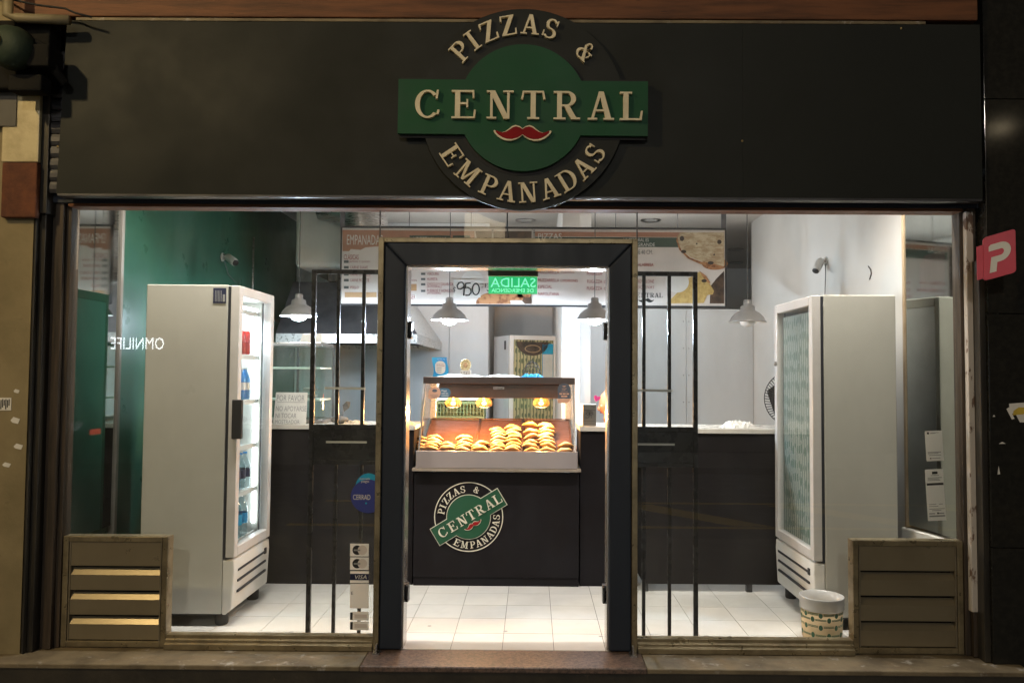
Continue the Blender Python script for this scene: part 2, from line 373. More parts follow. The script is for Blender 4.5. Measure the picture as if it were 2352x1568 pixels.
M('menu_brown', (.42, .21, .14), .55, col2=(.36, .18, .12), scale=5)
M('menu_green', (.045, .075, .06), .55)
M('menu_red', (.28, .028, .025), .6)
M('menu_tan', (.52, .33, .18), .6, col2=(.44, .27, .14), scale=9)
M('menu_gray', (.12, .13, .13), .6)
M('menu_frame', (.03, .03, .034), .4)
M('photo_dark', (.045, .028, .02), .5, col2=(.12, .07, .045), scale=12)
M('photo_crust', (.45, .22, .10), .5, col2=(.22, .085, .035), scale=22, lo=.5, hi=.6)
M('photo_pizza', (.62, .52, .36), .5, col2=(.42, .30, .18), scale=26, lo=.42, hi=.6, stretch=(.6, 1, 1.6), col3=(.22, .15, .10), scale3=60, lo3=.63, hi3=.7)
M('photo_slice', (.60, .43, .16), .5, col2=(.45, .30, .10), scale=30, col3=(.20, .16, .06), scale3=55, lo3=.62, hi3=.68)
M('photo_olive', (.05, .035, .03), .5)
M('exit_green', (.02, .45, .16), .3, emit=(.02, .80, .28), estr=.55, alpha=.72)
M('exit_letter', (.3, .9, .6), .3, emit=(.28, 1, .62), estr=.85)
M('exit_body', (.13, .13, .075), .45, col2=(.10, .10, .06), scale=10)
M('blue_sticker', (.02, .20, .50), .4)
M('navy_sticker', (.045, .06, .28), .4)
M('navy_label', (.012, .018, .06), .5)
M('sky_blue', (.03, .30, .62), .4, col2=(.02, .42, .66), scale=6)
M('peach_sticker', (.50, .27, .17), .5)
M('slate_sticker', (.05, .06, .08), .5)
M('teal_sticker', (.03, .11, .19), .5)
M('pastry', (.74, .40, .12), .5, col2=(.82, .52, .20), scale=18, bump=.25, bscale=60, col3=(.30, .105, .03), scale3=26, lo3=.60, hi3=.70, rand=.14)
M('pastry_pale', (.80, .54, .26), .5, col2=(.74, .43, .16), scale=16, bump=.25, bscale=60, col3=(.34, .13, .045), scale3=34, lo3=.64, hi3=.72, rand=.1)
M('kraft', (.56, .42, .25), .75, col2=(.50, .37, .21), scale=12)
M('print_green', (.03, .10, .055), .7)
M('bucket_plastic', (.70, .70, .70), .25, trans=.35, col2=(.62, .62, .62), scale=5)
M('skin', (.50, .27, .18), .5, col2=(.44, .22, .14), scale=9)
M('hair', (.012, .010, .009), .5, col2=(.03, .025, .02), scale=50, stretch=(1, 1, .2))
M('hoodie', (.55, .27, .19), .85, col2=(.47, .22, .15), scale=9, bump=.4, bscale=24)
M('trousers', (.03, .03, .045), .9)
M('pink', (.75, .07, .30), .4)
M('flower', (.74, .62, .36), .5, col2=(.6, .46, .22), scale=30)
M('wire_black', (.015, .015, .015), .5)
M('cable', (.10, .10, .10), .6)
M('camera_white', (.62, .62, .60), .4)
M('bottle_red', (.55, .03, .02), .25)
M('bottle_blue', (.03, .24, .60), .25)
M('bottle_cola', (.02, .008, .006), .15, coat=.5)
M('bottle_green', (.02, .25, .08), .3)
GLASS('bottle_clear', 1.6, (.80, .90, .93), .05, 9)
M('crate_green', (.045, .13, .075), .5, col2=(.07, .10, .05), scale=5)
M('crate_white', (.6, .6, .58), .5)
M('hood_bright', (.60, .60, .59), .32, .6, col2=(.50, .50, .49), scale=22, rvar=.12)
M('horn_green', (.030, .045, .032), .6, spec=.2, col2=(.022, .032, .024), scale=8, bump=.3, bscale=30)
M('brass', (.34, .26, .12), .4, .6)
M('asphalt', (.075, .075, .075), .6, col2=(.045, .045, .045), scale=3, rvar=.15, bump=.3, bscale=60)
M('yellow_paint', (.70, .50, .06), .6, col2=(.5, .36, .06), scale=9)
M('shade_black', (.012, .012, .012), .9, spec=.1, col2=(.018, .017, .015), scale=8)  # matte near-black: deep shade at the upper left put into the colour
M('sign_white', (.9, .9, .9), .4, emit=(.9, .96, 1), estr=12)
M('pavement', (.16, .155, .14), .7, col2=(.11, .105, .10), scale=4, bump=.2, bscale=30)
M('far_wall', (.14, .13, .115), .8, col2=(.10, .095, .085), scale=1.5, bump=.15, bscale=6)
M('halo', (.9, .9, .9), .4, emit=(.85, .95, 1), estr=16)
M('street_bulb', (.9, .8, .6), .3, emit=(1, .80, .50), estr=40)
M('tail_red', (.5, .02, .01), .3, emit=(1, .06, .02), estr=2.2)
M('added_window_glow', (.5, .45, .35), .5, emit=(1, .78, .48), estr=1.6)  # warm glow added so the shop glass has something to reflect
M('added_shop_glow', (.5, .5, .5), .5, emit=(.9, .97, 1), estr=2.2)  # cool glow added for reflections in the shop glass
M('pole', (.06, .065, .06), .5, .4)
def pattern_mat(name, base, ink, lit=None):
    """paper printed with broken vertical dashes and leaf spots"""
    m = bpy.data.materials.new(name); m.use_nodes = True; nt = m.node_tree; N = nt.nodes; L = nt.links; b = N['Principled BSDF']
    b.inputs['Roughness'].default_value = .7
    tc = N.new('ShaderNodeTexCoord')
    nz = N.new('ShaderNodeTexNoise'); nz.inputs['Scale'].default_value = 7; L.new(tc.outputs['Object'], nz.inputs['Vector'])
    ad = N.new('ShaderNodeVectorMath'); ad.operation = 'MULTIPLY_ADD'; ad.inputs[1].default_value = (.012, .012, .012)
    L.new(nz.outputs['Color'], ad.inputs[0]); L.new(tc.outputs['Object'], ad.inputs[2])
    wv = N.new('ShaderNodeTexWave'); wv.wave_type = 'BANDS'; wv.bands_direction = 'X'; wv.inputs['Scale'].default_value = 7.5; wv.inputs['Distortion'].default_value = .6
    L.new(ad.outputs[0], wv.inputs[0])
    t1 = N.new('ShaderNodeMath'); t1.operation = 'GREATER_THAN'; t1.inputs[1].default_value = .78; L.new(wv.outputs['Fac'], t1.inputs[0])
    mp = N.new('ShaderNodeMapping'); mp.inputs['Scale'].default_value = (24, 1, 9.5); L.new(ad.outputs[0], mp.inputs[0])
    vo = N.new('ShaderNodeTexVoronoi'); vo.inputs['Scale'].default_value = 1; vo.inputs['Randomness'].default_value = .35; L.new(mp.outputs[0], vo.inputs[0])
    t2 = N.new('ShaderNodeMath'); t2.operation = 'LESS_THAN'; t2.inputs[1].default_value = .30; L.new(vo.outputs['Distance'], t2.inputs[0])
    mxx = N.new('ShaderNodeMath'); mxx.operation = 'MAXIMUM'; L.new(t1.outputs[0], mxx.inputs[0]); L.new(t2.outputs[0], mxx.inputs[1])
    mx = N.new('ShaderNodeMix'); mx.data_type = 'RGBA'; mx.inputs[6].default_value = (*base, 1); mx.inputs[7].default_value = (*ink, 1)
    L.new(mxx.outputs[0], mx.inputs[0]); L.new(mx.outputs[2], b.inputs['Base Color'])
    if lit: L.new(mx.outputs[2], b.inputs['Emission Color']); b.inputs['Emission Strength'].default_value = lit
    MATS[name] = m
def thin_paper():
    m = bpy.data.materials.new('thin_paper'); m.use_nodes = True; nt = m.node_tree; N = nt.nodes; L = nt.links
    N.remove(N['Principled BSDF']); a = N.new('ShaderNodeBsdfDiffuse'); b = N.new('ShaderNodeBsdfTranslucent'); x = N.new('ShaderNodeMixShader')
    a.inputs[0].default_value = b.inputs[0].default_value = (.86, .85, .82, 1); x.inputs[0].default_value = .5
    L.new(a.outputs[0], x.inputs[1]); L.new(b.outputs[0], x.inputs[2]); L.new(x.outputs[0], N['Material Output'].inputs[0]); MATS['thin_paper'] = m
thin_paper()
pattern_mat('leaf_paper', (.34, .36, .325), (.11, .165, .135))
pattern_mat('leaf_paper_kraft', (.66, .56, .30), (.16, .18, .09))
m_ = MATS

# ================================================================== THE SETTING
YG = 4.60                      # plane of the shop window
XL, XR, ZC = -2.72, 2.47, 3.28  # interior walls, ceiling height
# floor of tiles (joints recessed), each tile a part
fl = structure(mesh('floor', MB().box(XL, 4.2, 4.60, 13.2, -.06, -.004), m_['grout']))
T = .2923; tx0 = -.743-7*T; ty0 = 4.893-T
tm = None
for j in range(6):
    for i in range(18):
        x0, x1 = tx0+i*T+.0015, tx0+(i+1)*T-.0015; y0, y1 = ty0+j*T+.0015, ty0+(j+1)*T-.0015
        x0 = max(x0, XL+.002); x1 = min(x1, XR-.002); y0 = max(y0, 4.602)
        if x1-x0 < .02: continue
        h = .0006*rnd.random()
        mesh('tile', MB().box(x0, x1, y0, y1, -.0035, h), m_['tile_white'], fl)
mb = MB()
for j in range(6, 28):
    for i in range(24):
        x0, x1 = max(tx0+i*T+.0015, XL+.002), min(tx0+(i+1)*T-.0015, 4.19); y0 = ty0+j*T+.0015
        if x1-x0 > .02 and y0 < 12.9: mb.box(x0, x1, y0, y0+T-.003, -.0035, 0)
o = mesh('back_tiles', mb, m_['tile_white'], fl); o['kind'] = 'stuff'
mb = MB()
for (x, y) in ((-.62, 5.02), (.42, 4.85), (1.05, 4.87), (-1.43, 4.88), (-.15, 4.93), (1.28, 4.77), (-1.2, 4.86)):
    mb.lathe([(.0001, .0012), (.010+.008*rnd.random(), .0008)], (x, y, 0), 9, caps=False)
mesh('floor_stain', mb, m_['print_gray'], fl)
structure(mesh('ceiling', MB().box(XL, 4.2, 4.70, 13.2, ZC, ZC+.1), m_['ceiling_paint']))
structure(mesh('pavement', MB().box(-14, 14, .6, 4.33, -.5, -.17), m_['pavement']))
structure(mesh('far_pavement', MB().box(-40, 40, -9.2, -6.2, -.5, -.20), m_['pavement']))
rd = structure(mesh('road', MB().box(-60, 60, -6.2, .6, -.6, -.32), m_['asphalt']))
mb = MB()
for k in range(5): mb.hexa([(1.2+k*2.2, -2.5, -.3195), (1.75+k*2.2, -2.5, -.3195), (3.0+k*2.2, -.9, -.3195), (2.5+k*2.2, -.9, -.3195)],
                           [(1.2+k*2.2, -2.5, -.316), (1.75+k*2.2, -2.5, -.316), (3.0+k*2.2, -.9, -.316), (2.5+k*2.2, -.9, -.316)])
mb.box(-3, 12, -.85, -.72, -.3195, -.316); mb.box(-3, 12, -2.72, -2.58, -.3195, -.316)
mesh('painted_marking', mb, m_['yellow_paint'], rd)

# interior walls
wl = tag(mesh('wall', MB().box(XL-.12, XL, 4.62, 9.3, 0, ZC), m_['wall_green']), 'green painted side wall of the shop behind the drinks cooler', 'wall')
tag(mesh('wall', MB().box(XR, XR+.12, 4.62, 9.06, 0, ZC), m_['wall_white']), 'plain white side wall behind the right hand cooler', 'wall')
w = thing('partition_wall', 'low white partition of screwed panels behind the right counter', 'wall', (.65, 9.0, 0))
xs = [.46, .98, 1.72, XR-.002]
for a, b_ in zip(xs, xs[1:]):
    p = mesh('panel', MB().box(a+.002, b_-.002, 9.0, 9.05, 0, 2.29), m_['panel_white'], w, bevel=.002)
mb = MB()
for x in xs[1:3]:
    for dx in (-.03, .03):
        for z in (1.25, 1.55, 1.85, 2.15): mb.ball((x+dx, 9.0, z), .006, n=6, m=4)
mesh('screw', mb, m_['cable'], w)
mb = MB().box(.46, 4.2, 13.0, 13.1, 0, ZC).box(4.1, 4.2, 9.06, 13, 0, ZC).box(XR+.12, 4.1, 9.0, 9.06, 0, ZC)
tag(mesh('wall', mb, m_['wall_white']), 'far grey wall of the back room seen over the partition', 'wall')
w = thing('back_wall', 'pale grey panelled back wall behind the cooking hood', 'wall', (-1.6, 9.2, 0))
for a, b_ in zip([XL+.002, -1.62, -.95, -.5], [-1.62, -.95, -.5]):
    mesh('panel', MB().box(a+.002, b_-.002, 9.2, 9.26, 0, ZC-.002), m_['panel_white'], w, bevel=.002)
mesh('return_wall', MB().box(-.56, -.502, 9.262, 12.7, 0, ZC-.002), m_['wall_white'], w)
mesh('niche_wall', MB().box(-.50, .265, 10.6, 10.7, 0, ZC-.002), m_['wall_white'], w)
w = thing('column_wall', 'tall white column wall behind the tip box reaching the ceiling', 'wall', (.35, 7.3, 0))
mesh('pier', MB().box(.268, .43, 7.3, 12.7, 0, ZC-.002), m_['wall_white'], w, bevel=.004)
mesh('pier_step', MB().box(.432, .545, 7.5, 8.99, 0, ZC-.002), m_['wall_white'], w, bevel=.004)

# ================================================================== SHOP FRONT
sf = thing('shop_front', 'glazed shop window frame with dark header and gold aluminium sill', 'shop front', (0, YG, 0))
xl = WX(160, 850, YG); xr = WX(2203, 850, YG); zt = WZ(1180, 485, YG); zb = .075
dl, dr, _, dtop = RECT(865, 549, 1463, 1500, YG)
# jambs: stepped rails
for sx, xe in ((-1, xl), (1, xr)):
    mb = MB()
    for k, (a, b_, y) in enumerate(((0, .03, 4.575), (.03, .075, 4.545), (.075, .10, 4.56))):
        mb.box(xe+sx*a, xe+sx*b_, y, 4.66, .0, zt+.14)
    mesh('jamb', mb, m_['brown_rail'], sf, bevel=.003)
    mb = MB().box(xe+sx*.102, xe+sx*.135, 4.50, 4.66, -.0, zt+.25).box(xe+sx*.1352, xe+sx*.155, 4.47, 4.66, 0, zt+.25)
    mesh('shutter_rail', mb, m_['dark_rail'], sf, bevel=.003)
mesh('peeling_strip', MB().box(xr+.018, xr+.058, 4.535, 4.575, .25, zt), m_['peeling'], sf, bevel=.004)
hz0, hz1 = zt, WZ(1180, 452, 4.54)
mesh('header', MB().box(xl-.1, xr+.1, 4.53, 4.66, hz0+.018, hz1+.05), m_['navy_metal'], sf, bevel=.004)
mesh('header_trim', MB().box(xl, xr, 4.535, 4.65, hz0, hz0+.017), m_['wood_beam'], sf, bevel=.002)
# louvre positions
lx1, lz1 = WX(386, 1350, YG), WZ(260, 1230, YG)
rx0, rz1 = WX(1957, 1350, YG), WZ(2090, 1240, YG)
# sill channel, two lengths
for a, b_ in ((lx1+.002, dl-.002), (dr+.002, rx0-.002)):
    mb = MB().prof([(4.555, .0), (4.555, .03), (4.57, .035), (4.57, .05), (4.585, .055), (4.585, zb), (4.64, zb), (4.64, .0)], a, b_)
    mesh('sill', mb, m_['gold_alu'], sf, bevel=.002)
# panes
def poly_pane(pts):
    return mesh('pane', MB().prism(pts, YG+.006, YG+.014), m_['pane'], sf)
poly_pane([(lx1+.02, zb), (dl-.001, zb), (dl-.001, zt), (xl, zt), (xl, lz1), (lx1+.02, lz1)])
poly_pane([(dl+.002, dtop+.002), (dr-.002, dtop+.002), (dr-.002, zt), (dl+.002, zt)])
poly_pane([(dr+.001, zb), (rx0-.02, zb), (rx0-.02, rz1), (xr, rz1), (xr, zt), (dr+.001, zt)])
for xx in (dl, dr): mesh('pane_seal', MB().box(xx-.003, xx+.003, YG+.003, YG+.017, dtop, zt), m_['brown_rail'], sf)
# door portal
dp = thing('door_portal', 'black door surround with gold edging and folded open doorway', 'door frame', ((dl+dr)/2, YG, 0))
il, ir, _, it = RECT(928, 612, 1398, 1500, YG)
g = .032
mb = MB().box(dl, dl+g, 4.565, 4.70, .0, dtop).box(dr-g, dr, 4.565, 4.70, .0, dtop).box(dl+g, dr-g, 4.565, 4.70, dtop-.028, dtop)
mesh('edging', mb, m_['gold_alu'], dp, bevel=.003)
t0 = dtop-.028
mb = MB()
for (x0, x1) in ((dl+g, il), (dr-g, ir)):
    s_ = 1 if x1 > x0 else -1
    mb.prism([(x0, 0.004), (x0, t0), (x1, it), (x1, .004)] if s_ < 0 else [(x0, .004), (x1, .004), (x1, it), (x0, t0)], 4.575, 4.72)
mb.prism([(dl+g, t0), (il, it), (ir, it), (dr-g, t0)], 4.575, 4.7202)
mesh('surround', mb, m_['navy_metal'], dp, bevel=.012, seg=3)
mb = MB().box(il, il+.009, 4.60, 4.725, .004, it).box(ir-.009, ir, 4.60, 4.725, .004, it).box(il+.009, ir-.009, 4.60, 4.725, it-.009, it)
mesh('inner_trim', mb, m_['alu'], dp, bevel=.001)
for (px, s_) in ((il, 1), (ir, -1)):
    for zz in (1.80, .30):
        mesh('hinge', MB().box(px+s_*.009, px+s_*.028, 4.64, 4.70, zz-.05, zz+.05).tube([(px+s_*.020, 4.632, zz-.045), (px+s_*.020, 4.632, zz+.045)], .009, 8), m_['gate_black'], dp, bevel=.002)
for px in (dl+.03, dr-.03):
    mesh('floor_bolt', MB().box(px-.02, px+.02, 4.50, 4.56, .0, .008).box(px-.004, px+.004, 4.51, 4.55, .008, .05), m_['steel'], dp)
# threshold step and ledges
st = thing('entrance_step', 'speckled granite entrance step with dark riser below', 'step', (0, 4.45, -.17))
mesh('tread', MB().box(dl-.02, dr+.02, 4.33, 4.601, -.03, .0), m_['step_granite'], st, bevel=.006)
mesh('ledge', MB().box(-3.0, dl-.022, 4.335, 4.60, -.03, -.003), m_['ledge'], st, bevel=.006)
mesh('ledge', MB().box(dr+.022, 2.66, 4.335, 4.60, -.03, -.003), m_['ledge'], st, bevel=.006)
mesh('riser', MB().box(-3.4, 3.4, 4.345, 4.60, -.5, -.031), m_['riser'], st)

# louvred vents under the side windows
def louvre(name_label, x0, x1, z0, z1, rows, first):
    t = thing('louvre_vent', name_label, 'vent', ((x0+x1)/2, YG, z0), 'louvred vents at the window corners')
    f = .032
    mb = MB().box(x0, x0+f, 4.584, 4.66, z0, z1).box(x1-f, x1, 4.584, 4.66, z0, z1).box(x0+f, x1-f, 4.5845, 4.66, z1-f, z1).box(x0+f, x1-f, 4.5845, 4.66, z0, z0+f*1.1)
    mesh('frame', mb, m_['gold_alu'], t, bevel=.004)
    for xa in (x0+f+.003, x1-f-.012): mesh('inner_frame', MB().box(xa, xa+.009, 4.588, 4.644, z0+f*1.1, z1-f), m_['bronze'], t, bevel=.002)
    a, b_ = x0+f+.013, x1-f-.013
    H = (z1-f-(z0+f*1.1))
    pitch_ = H/rows
    for k in range(rows):
        zz = z0+f*1.1+k*pitch_
        hf = pitch_*.66
        if k == rows-1: p = [(4.591, zz+.004), (4.597, zz+.004), (4.597, z1-f-.001), (4.591, z1-f-.001)]
        else: p = [(4.591, zz+.006), (4.591, zz+hf), (4.619, zz+hf+pitch_*.26), (4.623, zz+hf+pitch_*.24), (4.599, zz+hf-.006), (4.599, zz+.006)]
        mesh('slat', MB().prof(p, a, b_), m_['slat'], t)
    mesh('backing', MB().box(x0+f+.001, x1-f-.001, 4.645, 4.655, z0+f*1.1, z1-f), m_['rubber'], t)  # dark board put in for the shade between the slats
    return t
louvre('bronze louvre vent on the left whose slats catch yellow light', xl+.002, lx1, .001, lz1, 4, 0)
louvre('bronze louvre vent on the right beside the patterned bucket', rx0, xr-.002, .001, rz1, 4, 0)

# fascia, beam and shutter
YF = 4.42
fx0, fx1, fz0, fz1 = RECT(143, 52, 2254, 451, YF)
fa = thing('fascia', 'wide black sheet metal fascia panel behind the round sign', 'fascia', ((fx0+fx1)/2, YF, fz0))
fxm = WX(1706, 250, YF)
mesh('sheet', MB().prism([(fx0-.02, fz0), (fxm-.0003, fz0), (fxm-.0003, fz1), (fx0+.012, fz1)], YF, YF+.05), m_['fascia_black'], fa, bevel=.0006)
mesh('sheet', MB().prism([(fxm+.0003, fz0), (fx1, fz0), (fx1, fz1), (fxm+.0003, fz1)], YF+.0006, YF+.05), m_['fascia_black'], fa, bevel=.0006)
mesh('bottom_lip', MB().box(fx0-.01, fx1-.005, YF-.006, YF+.06, fz0-.014, fz0-.001), m_['dark_steel'], fa, bevel=.002)
for (px, py) in ((315, 45), (133, 337), (1705, 324), (2070, 66), (1280, 374), (1285, 470)):
    x, z = W(px, py, YF); mesh('screw', MB().ball((x, YF-.001, z), .007, .004, .007, 8, 6), m_['brass'], fa)
sh = thing('roller_shutter', 'raised roller shutter edge left of the black fascia', 'shutter', (fx0-.05, 4.5, fz0))
for k in range(12):
    zz = fz0+.02+k*.068
    mesh('slat', MB().prof([(4.49, zz), (4.483, zz+.02), (4.483, zz+.045), (4.49, zz+.062), (4.51, zz+.062), (4.51, zz)], fx0-.10, fx0+.2), m_['dark_steel'], sh)
mesh('side_post', MB().box(fx0-.155, fx0-.101, 4.47, 4.56, fz0-.1, fz1), m_['dark_rail'], sh, bevel=.003)
bz0, bz1 = WZ(1180, 42, 4.41), 4.15
tag(mesh('wooden_beam', MB().box(WX(30, 20, 4.41), WX(2246, 20, 4.41), 4.41, 4.62, bz0, bz1), m_['wood_beam'], bevel=.006), 'reddish brown wooden beam running above the black fascia', 'beam')
o = mesh('ledge_strip', MB().box(WX(170, 44, 4.40), WX(2130, 60, 4.40), 4.415, 4.5, bz0-.022, bz0-.004), m_['ledge'], bevel=.003)
tag(o, 'thin pale strip of mortar between wooden beam and fascia', 'strip')
# wall above, so the place goes on
tag(mesh('upper_wall', MB().box(-4.5, 4.5, 4.63, 4.69, zt+.16, 6.5), m_['far_wall']), 'dark upper wall of the building over the shop', 'wall')

# left pillar
lp = thing('pillar', 'ochre plastered pillar at the left with cream plate and brick', 'pillar', (-3.0, 4.5, 0))
px1 = WX(78, 900, 4.47)
ptop = WZ(50, 372, 4.47); pm = WZ(50, 500, 4.47)
mesh('plaster', MB().box(-4.4, px1-.02, 4.47, 4.95, -.17, 4.2), m_['ochre_plaster'], lp, bevel=.006)
a, b_, c_, d_ = RECT(5, 205, 90, 372, 4.44); mesh('cream_plate', MB().box(a, b_, 4.44, 4.469, c_, d_), m_['cream_paint'], lp, bevel=.006)
a2, b2, c2, d2 = RECT(5, 374, 86, 500, 4.44)
mesh('brick', MB().box(a2, b2, 4.43, 4.469, c2, d2), m_['brick_red'], lp, bevel=.008)
x0, x1, z0, z1 = RECT(4, 205, 38, 290, 4.435); mesh('grey_patch', MB().box(x0-.06, x1, 4.432, 4.439, z0, z1), m_['far_wall'], lp)
mesh('shadow_box', MB().box(-4.3, WX(96, 150, 4.30), 4.36, 4.468, WZ(50, 203, 4.36), WZ(50, 46, 4.36)), m_['shade_black'], lp, bevel=.01)  # dark box standing in for the deep shade on the pillar top
mb = MB()
for (px, py, w_, h_) in ((42, 1025, 22, 14), (15, 1067, 20, 12), (35, 965, 22, 16), (38, 898, 14, 10)):
    x, z = W(px, py, 4.468); k = PX(4.47)
    mb.flat([(x-w_*k/2, z), (x-w_*k*.2, z+h_*k/2), (x+w_*k/2, z+h_*k*.2), (x+w_*k*.3, z-h_*k/2), (x-w_*k*.3, z-h_*k*.3)], 4.4675)
mesh('torn_paper', mb, m_['paper'], lp)
x0, x1, z0, z1 = RECT(0, 913, 26, 942, 4.468)
o = mesh('sticker', MB().box(x0, x1, 4.466, 4.4695, z0, z1), m_['paper'], lp)
mb = MB()
for k in range(6): mb.box(x0+.004+.009*k, x0+.010+.009*k, 4.4652, 4.4658, z0+.006+.01*(k % 3), z1-.012+.004*(k % 2))
mesh('print', mb, m_['print_black'], lp)
# pipe and cable, horn lamp
mb = MB().tube([(WX(18, 0, 4.30), 4.30, 4.0), (WX(18, 20, 4.30), 4.30, WZ(18, 36, 4.30)), (WX(40, 40, 4.3), 4.30, WZ(18, 42, 4.30)), (WX(155, 40, 4.3), 4.32, WZ(155, 43, 4.30))], .026, 12)
tag(mesh('drain_pipe', mb, m_['pipe_paint']), 'cream pipe bending along the top left corner of the beam', 'pipe')
pts = [(-3.1, 4.33, 3.72)]+[(WX(px, py, 4.33), 4.33, WZ(px, py, 4.33)) for px, py in ((30, 0), (85, 12), (150, 20), (172, 30), (210, 40))]
tag(mesh('cable', MB().tube(pts, .006, 6), m_['rubber']), 'thin black cable drooping across the wooden beam', 'cable')
hx, hz = W(12, 105, 4.2)
hl = thing('wall_siren', 'dark green round siren housing at the upper left wall', 'siren', (hx, 4.2, hz))
def ylathe(mb, pr, c, n=24, mi=0):
    s0 = len(mb.v); mb.lathe(pr, (0, 0, 0), n, mi); mb.xf(lambda v: Vector((c[0]+v.x, c[1]+v.z, c[2]+v.y*-1)), s0)
mb = MB(); ylathe(mb, [(.02, -.06), (.06, -.055), (.10, -.03), (.115, .02), (.115, .06), (.07, .10), (.05, .2)], (hx+.02, 4.2, hz)); mesh('housing', mb, m_['horn_green'], hl)
mb = MB(); ylathe(mb, [(.015, -.085), (.035, -.08), (.04, -.05)], (hx-.02, 4.2, hz+.01), 16); mesh('cap', mb, m_['brass'], hl)
mb = MB().box(hx+.10, hx+.22, 4.22, 4.36, hz-.10, hz+.02).tube([(hx+.10, 4.27, hz+.05), (hx+.17, 4.28, hz+.02), (hx+.21, 4.31, hz-.10), (hx+.24, 4.35, hz-.15)], .024, 10).box(hx-.02, hx+.16, 4.26, 4.36, hz-.22, hz-.13)
mesh('bracket', mb, m_['shade_black'], hl, bevel=.01)

# right granite wall
rx = WX(2272, 900, 4.45)
gw = thing('granite_wall', 'polished black granite wall at the right edge', 'wall', (rx+.5, 4.45, 0))
for (z0, z1) in ((-.17, .62), (.624, 1.9), (1.904, 3.1), (3.104, 4.2)):
    mesh('slab', MB().box(rx, rx+1.8, 4.45, 4.95, z0, z1), m_['granite'], gw, bevel=.002)
mesh('edge_strip', MB().box(rx-.035, rx-.001, 4.47, 4.62, -.0, 2.2), m_['dark_rail'], gw, bevel=.002)
mb = MB()
x, z = W(2338, 945, 4.449); k = PX(4.45)
mb.flat([(x-20*k, z+18*k), (x+30*k, z+22*k), (x+30*k, z-24*k), (x+4*k, z-24*k), (x-4*k, z-8*k), (x-18*k, z-2*k)], 4.4485)
mb.flat([(x-26*k, z+6*k), (x-20*k, z+10*k), (x-8*k, z-16*k), (x-14*k, z-18*k)], 4.4487)
mesh('torn_sticker', mb, m_['paper'], gw)
mb = MB().flat([(x+2*k, z+10*k), (x+22*k, z+10*k), (x+26*k, z-2*k), (x+10*k, z-6*k), (x-12*k, z-8*k), (x-10*k, z+2*k)], 4.4478)
mesh('sticker_print', mb, m_['yellow_paint'], gw)
mb = MB()
for (px, py, w_, h_) in ((2294, 1082, 3, 12), (2302, 1017, 8, 3), (2283, 955, 3, 3)):
    x, z = W(px, py, 4.449); mb.flat([(x-w_*k, z-h_*k*.6), (x+w_*k, z-h_*k*.5), (x, z+h_*k)], 4.4485)
mesh('scrap', mb, m_['paper'], gw)

# ================================================================== ROUND SIGN
def green_shape(s, R0, hl_, hh, d=0):
    R0 += d; hl_ += d; hh += d
    a0 = math.asin(hh/R0); pts = []
    pts += [(hl_, -hh), (hl_, hh)]
    for k in range(41): a = a0+(math.pi-2*a0)*k/40; pts.append((R0*math.cos(a), R0*math.sin(a)))
    pts += [(-hl_, hh), (-hl_, -hh)]
    for k in range(41): a = math.pi+a0+(math.pi-2*a0)*k/40; pts.append((R0*math.cos(a), R0*math.sin(a)))
    return [(x*s, y*s) for x, y in pts]
MUST = [(0, .14), (.10, .22), (.24, .26), (.36, .22), (.48, .12), (.60, .03), (.74, -.01), (.88, .03), (.97, .08), (1, .05), (.97, -.02), (.88, -.12), (.74, -.22), (.58, -.28), (.40, -.29), (.22, -.24), (.08, -.15), (0, -.08)]
def moustache(s, inset=0):
    P = [(x*(1-inset*.5)+(0 if x == 0 else 0), y-(inset if y > 0.05 else -inset)*.35 if abs(x) < .95 else y) for x, y in MUST]
    if inset: P = [(x*.93, .0+(y-.0)*.80) for x, y in MUST]
    pts = P+[(-x, y) for x, y in P[::-1] if x != 0]
    return [(x*s, y*s) for x, y in pts][::-1]
WORD1 = [('P', -48), ('I', -37), ('Z', -24.5), ('Z', -10.8), ('A', 4.2), ('S', 18.6), ('&', 47)]
WORD2 = [('E', -55.6), ('M', -39.3), ('P', -22.8), ('A', -9.8), ('N', 4.2), ('A', 18.6), ('D', 32), ('A', 45.5), ('S', 58.2)]
WORD3 = [('C', 978), ('E', 1064), ('N', 1145), ('T', 1223-17), ('R', 1301-26), ('A', 1388-30), ('L', 1468-48)]
CENTRAL_X = [-221, -137, -53, 24, 101, 180, 250]   # measured letter centres from the sign centre
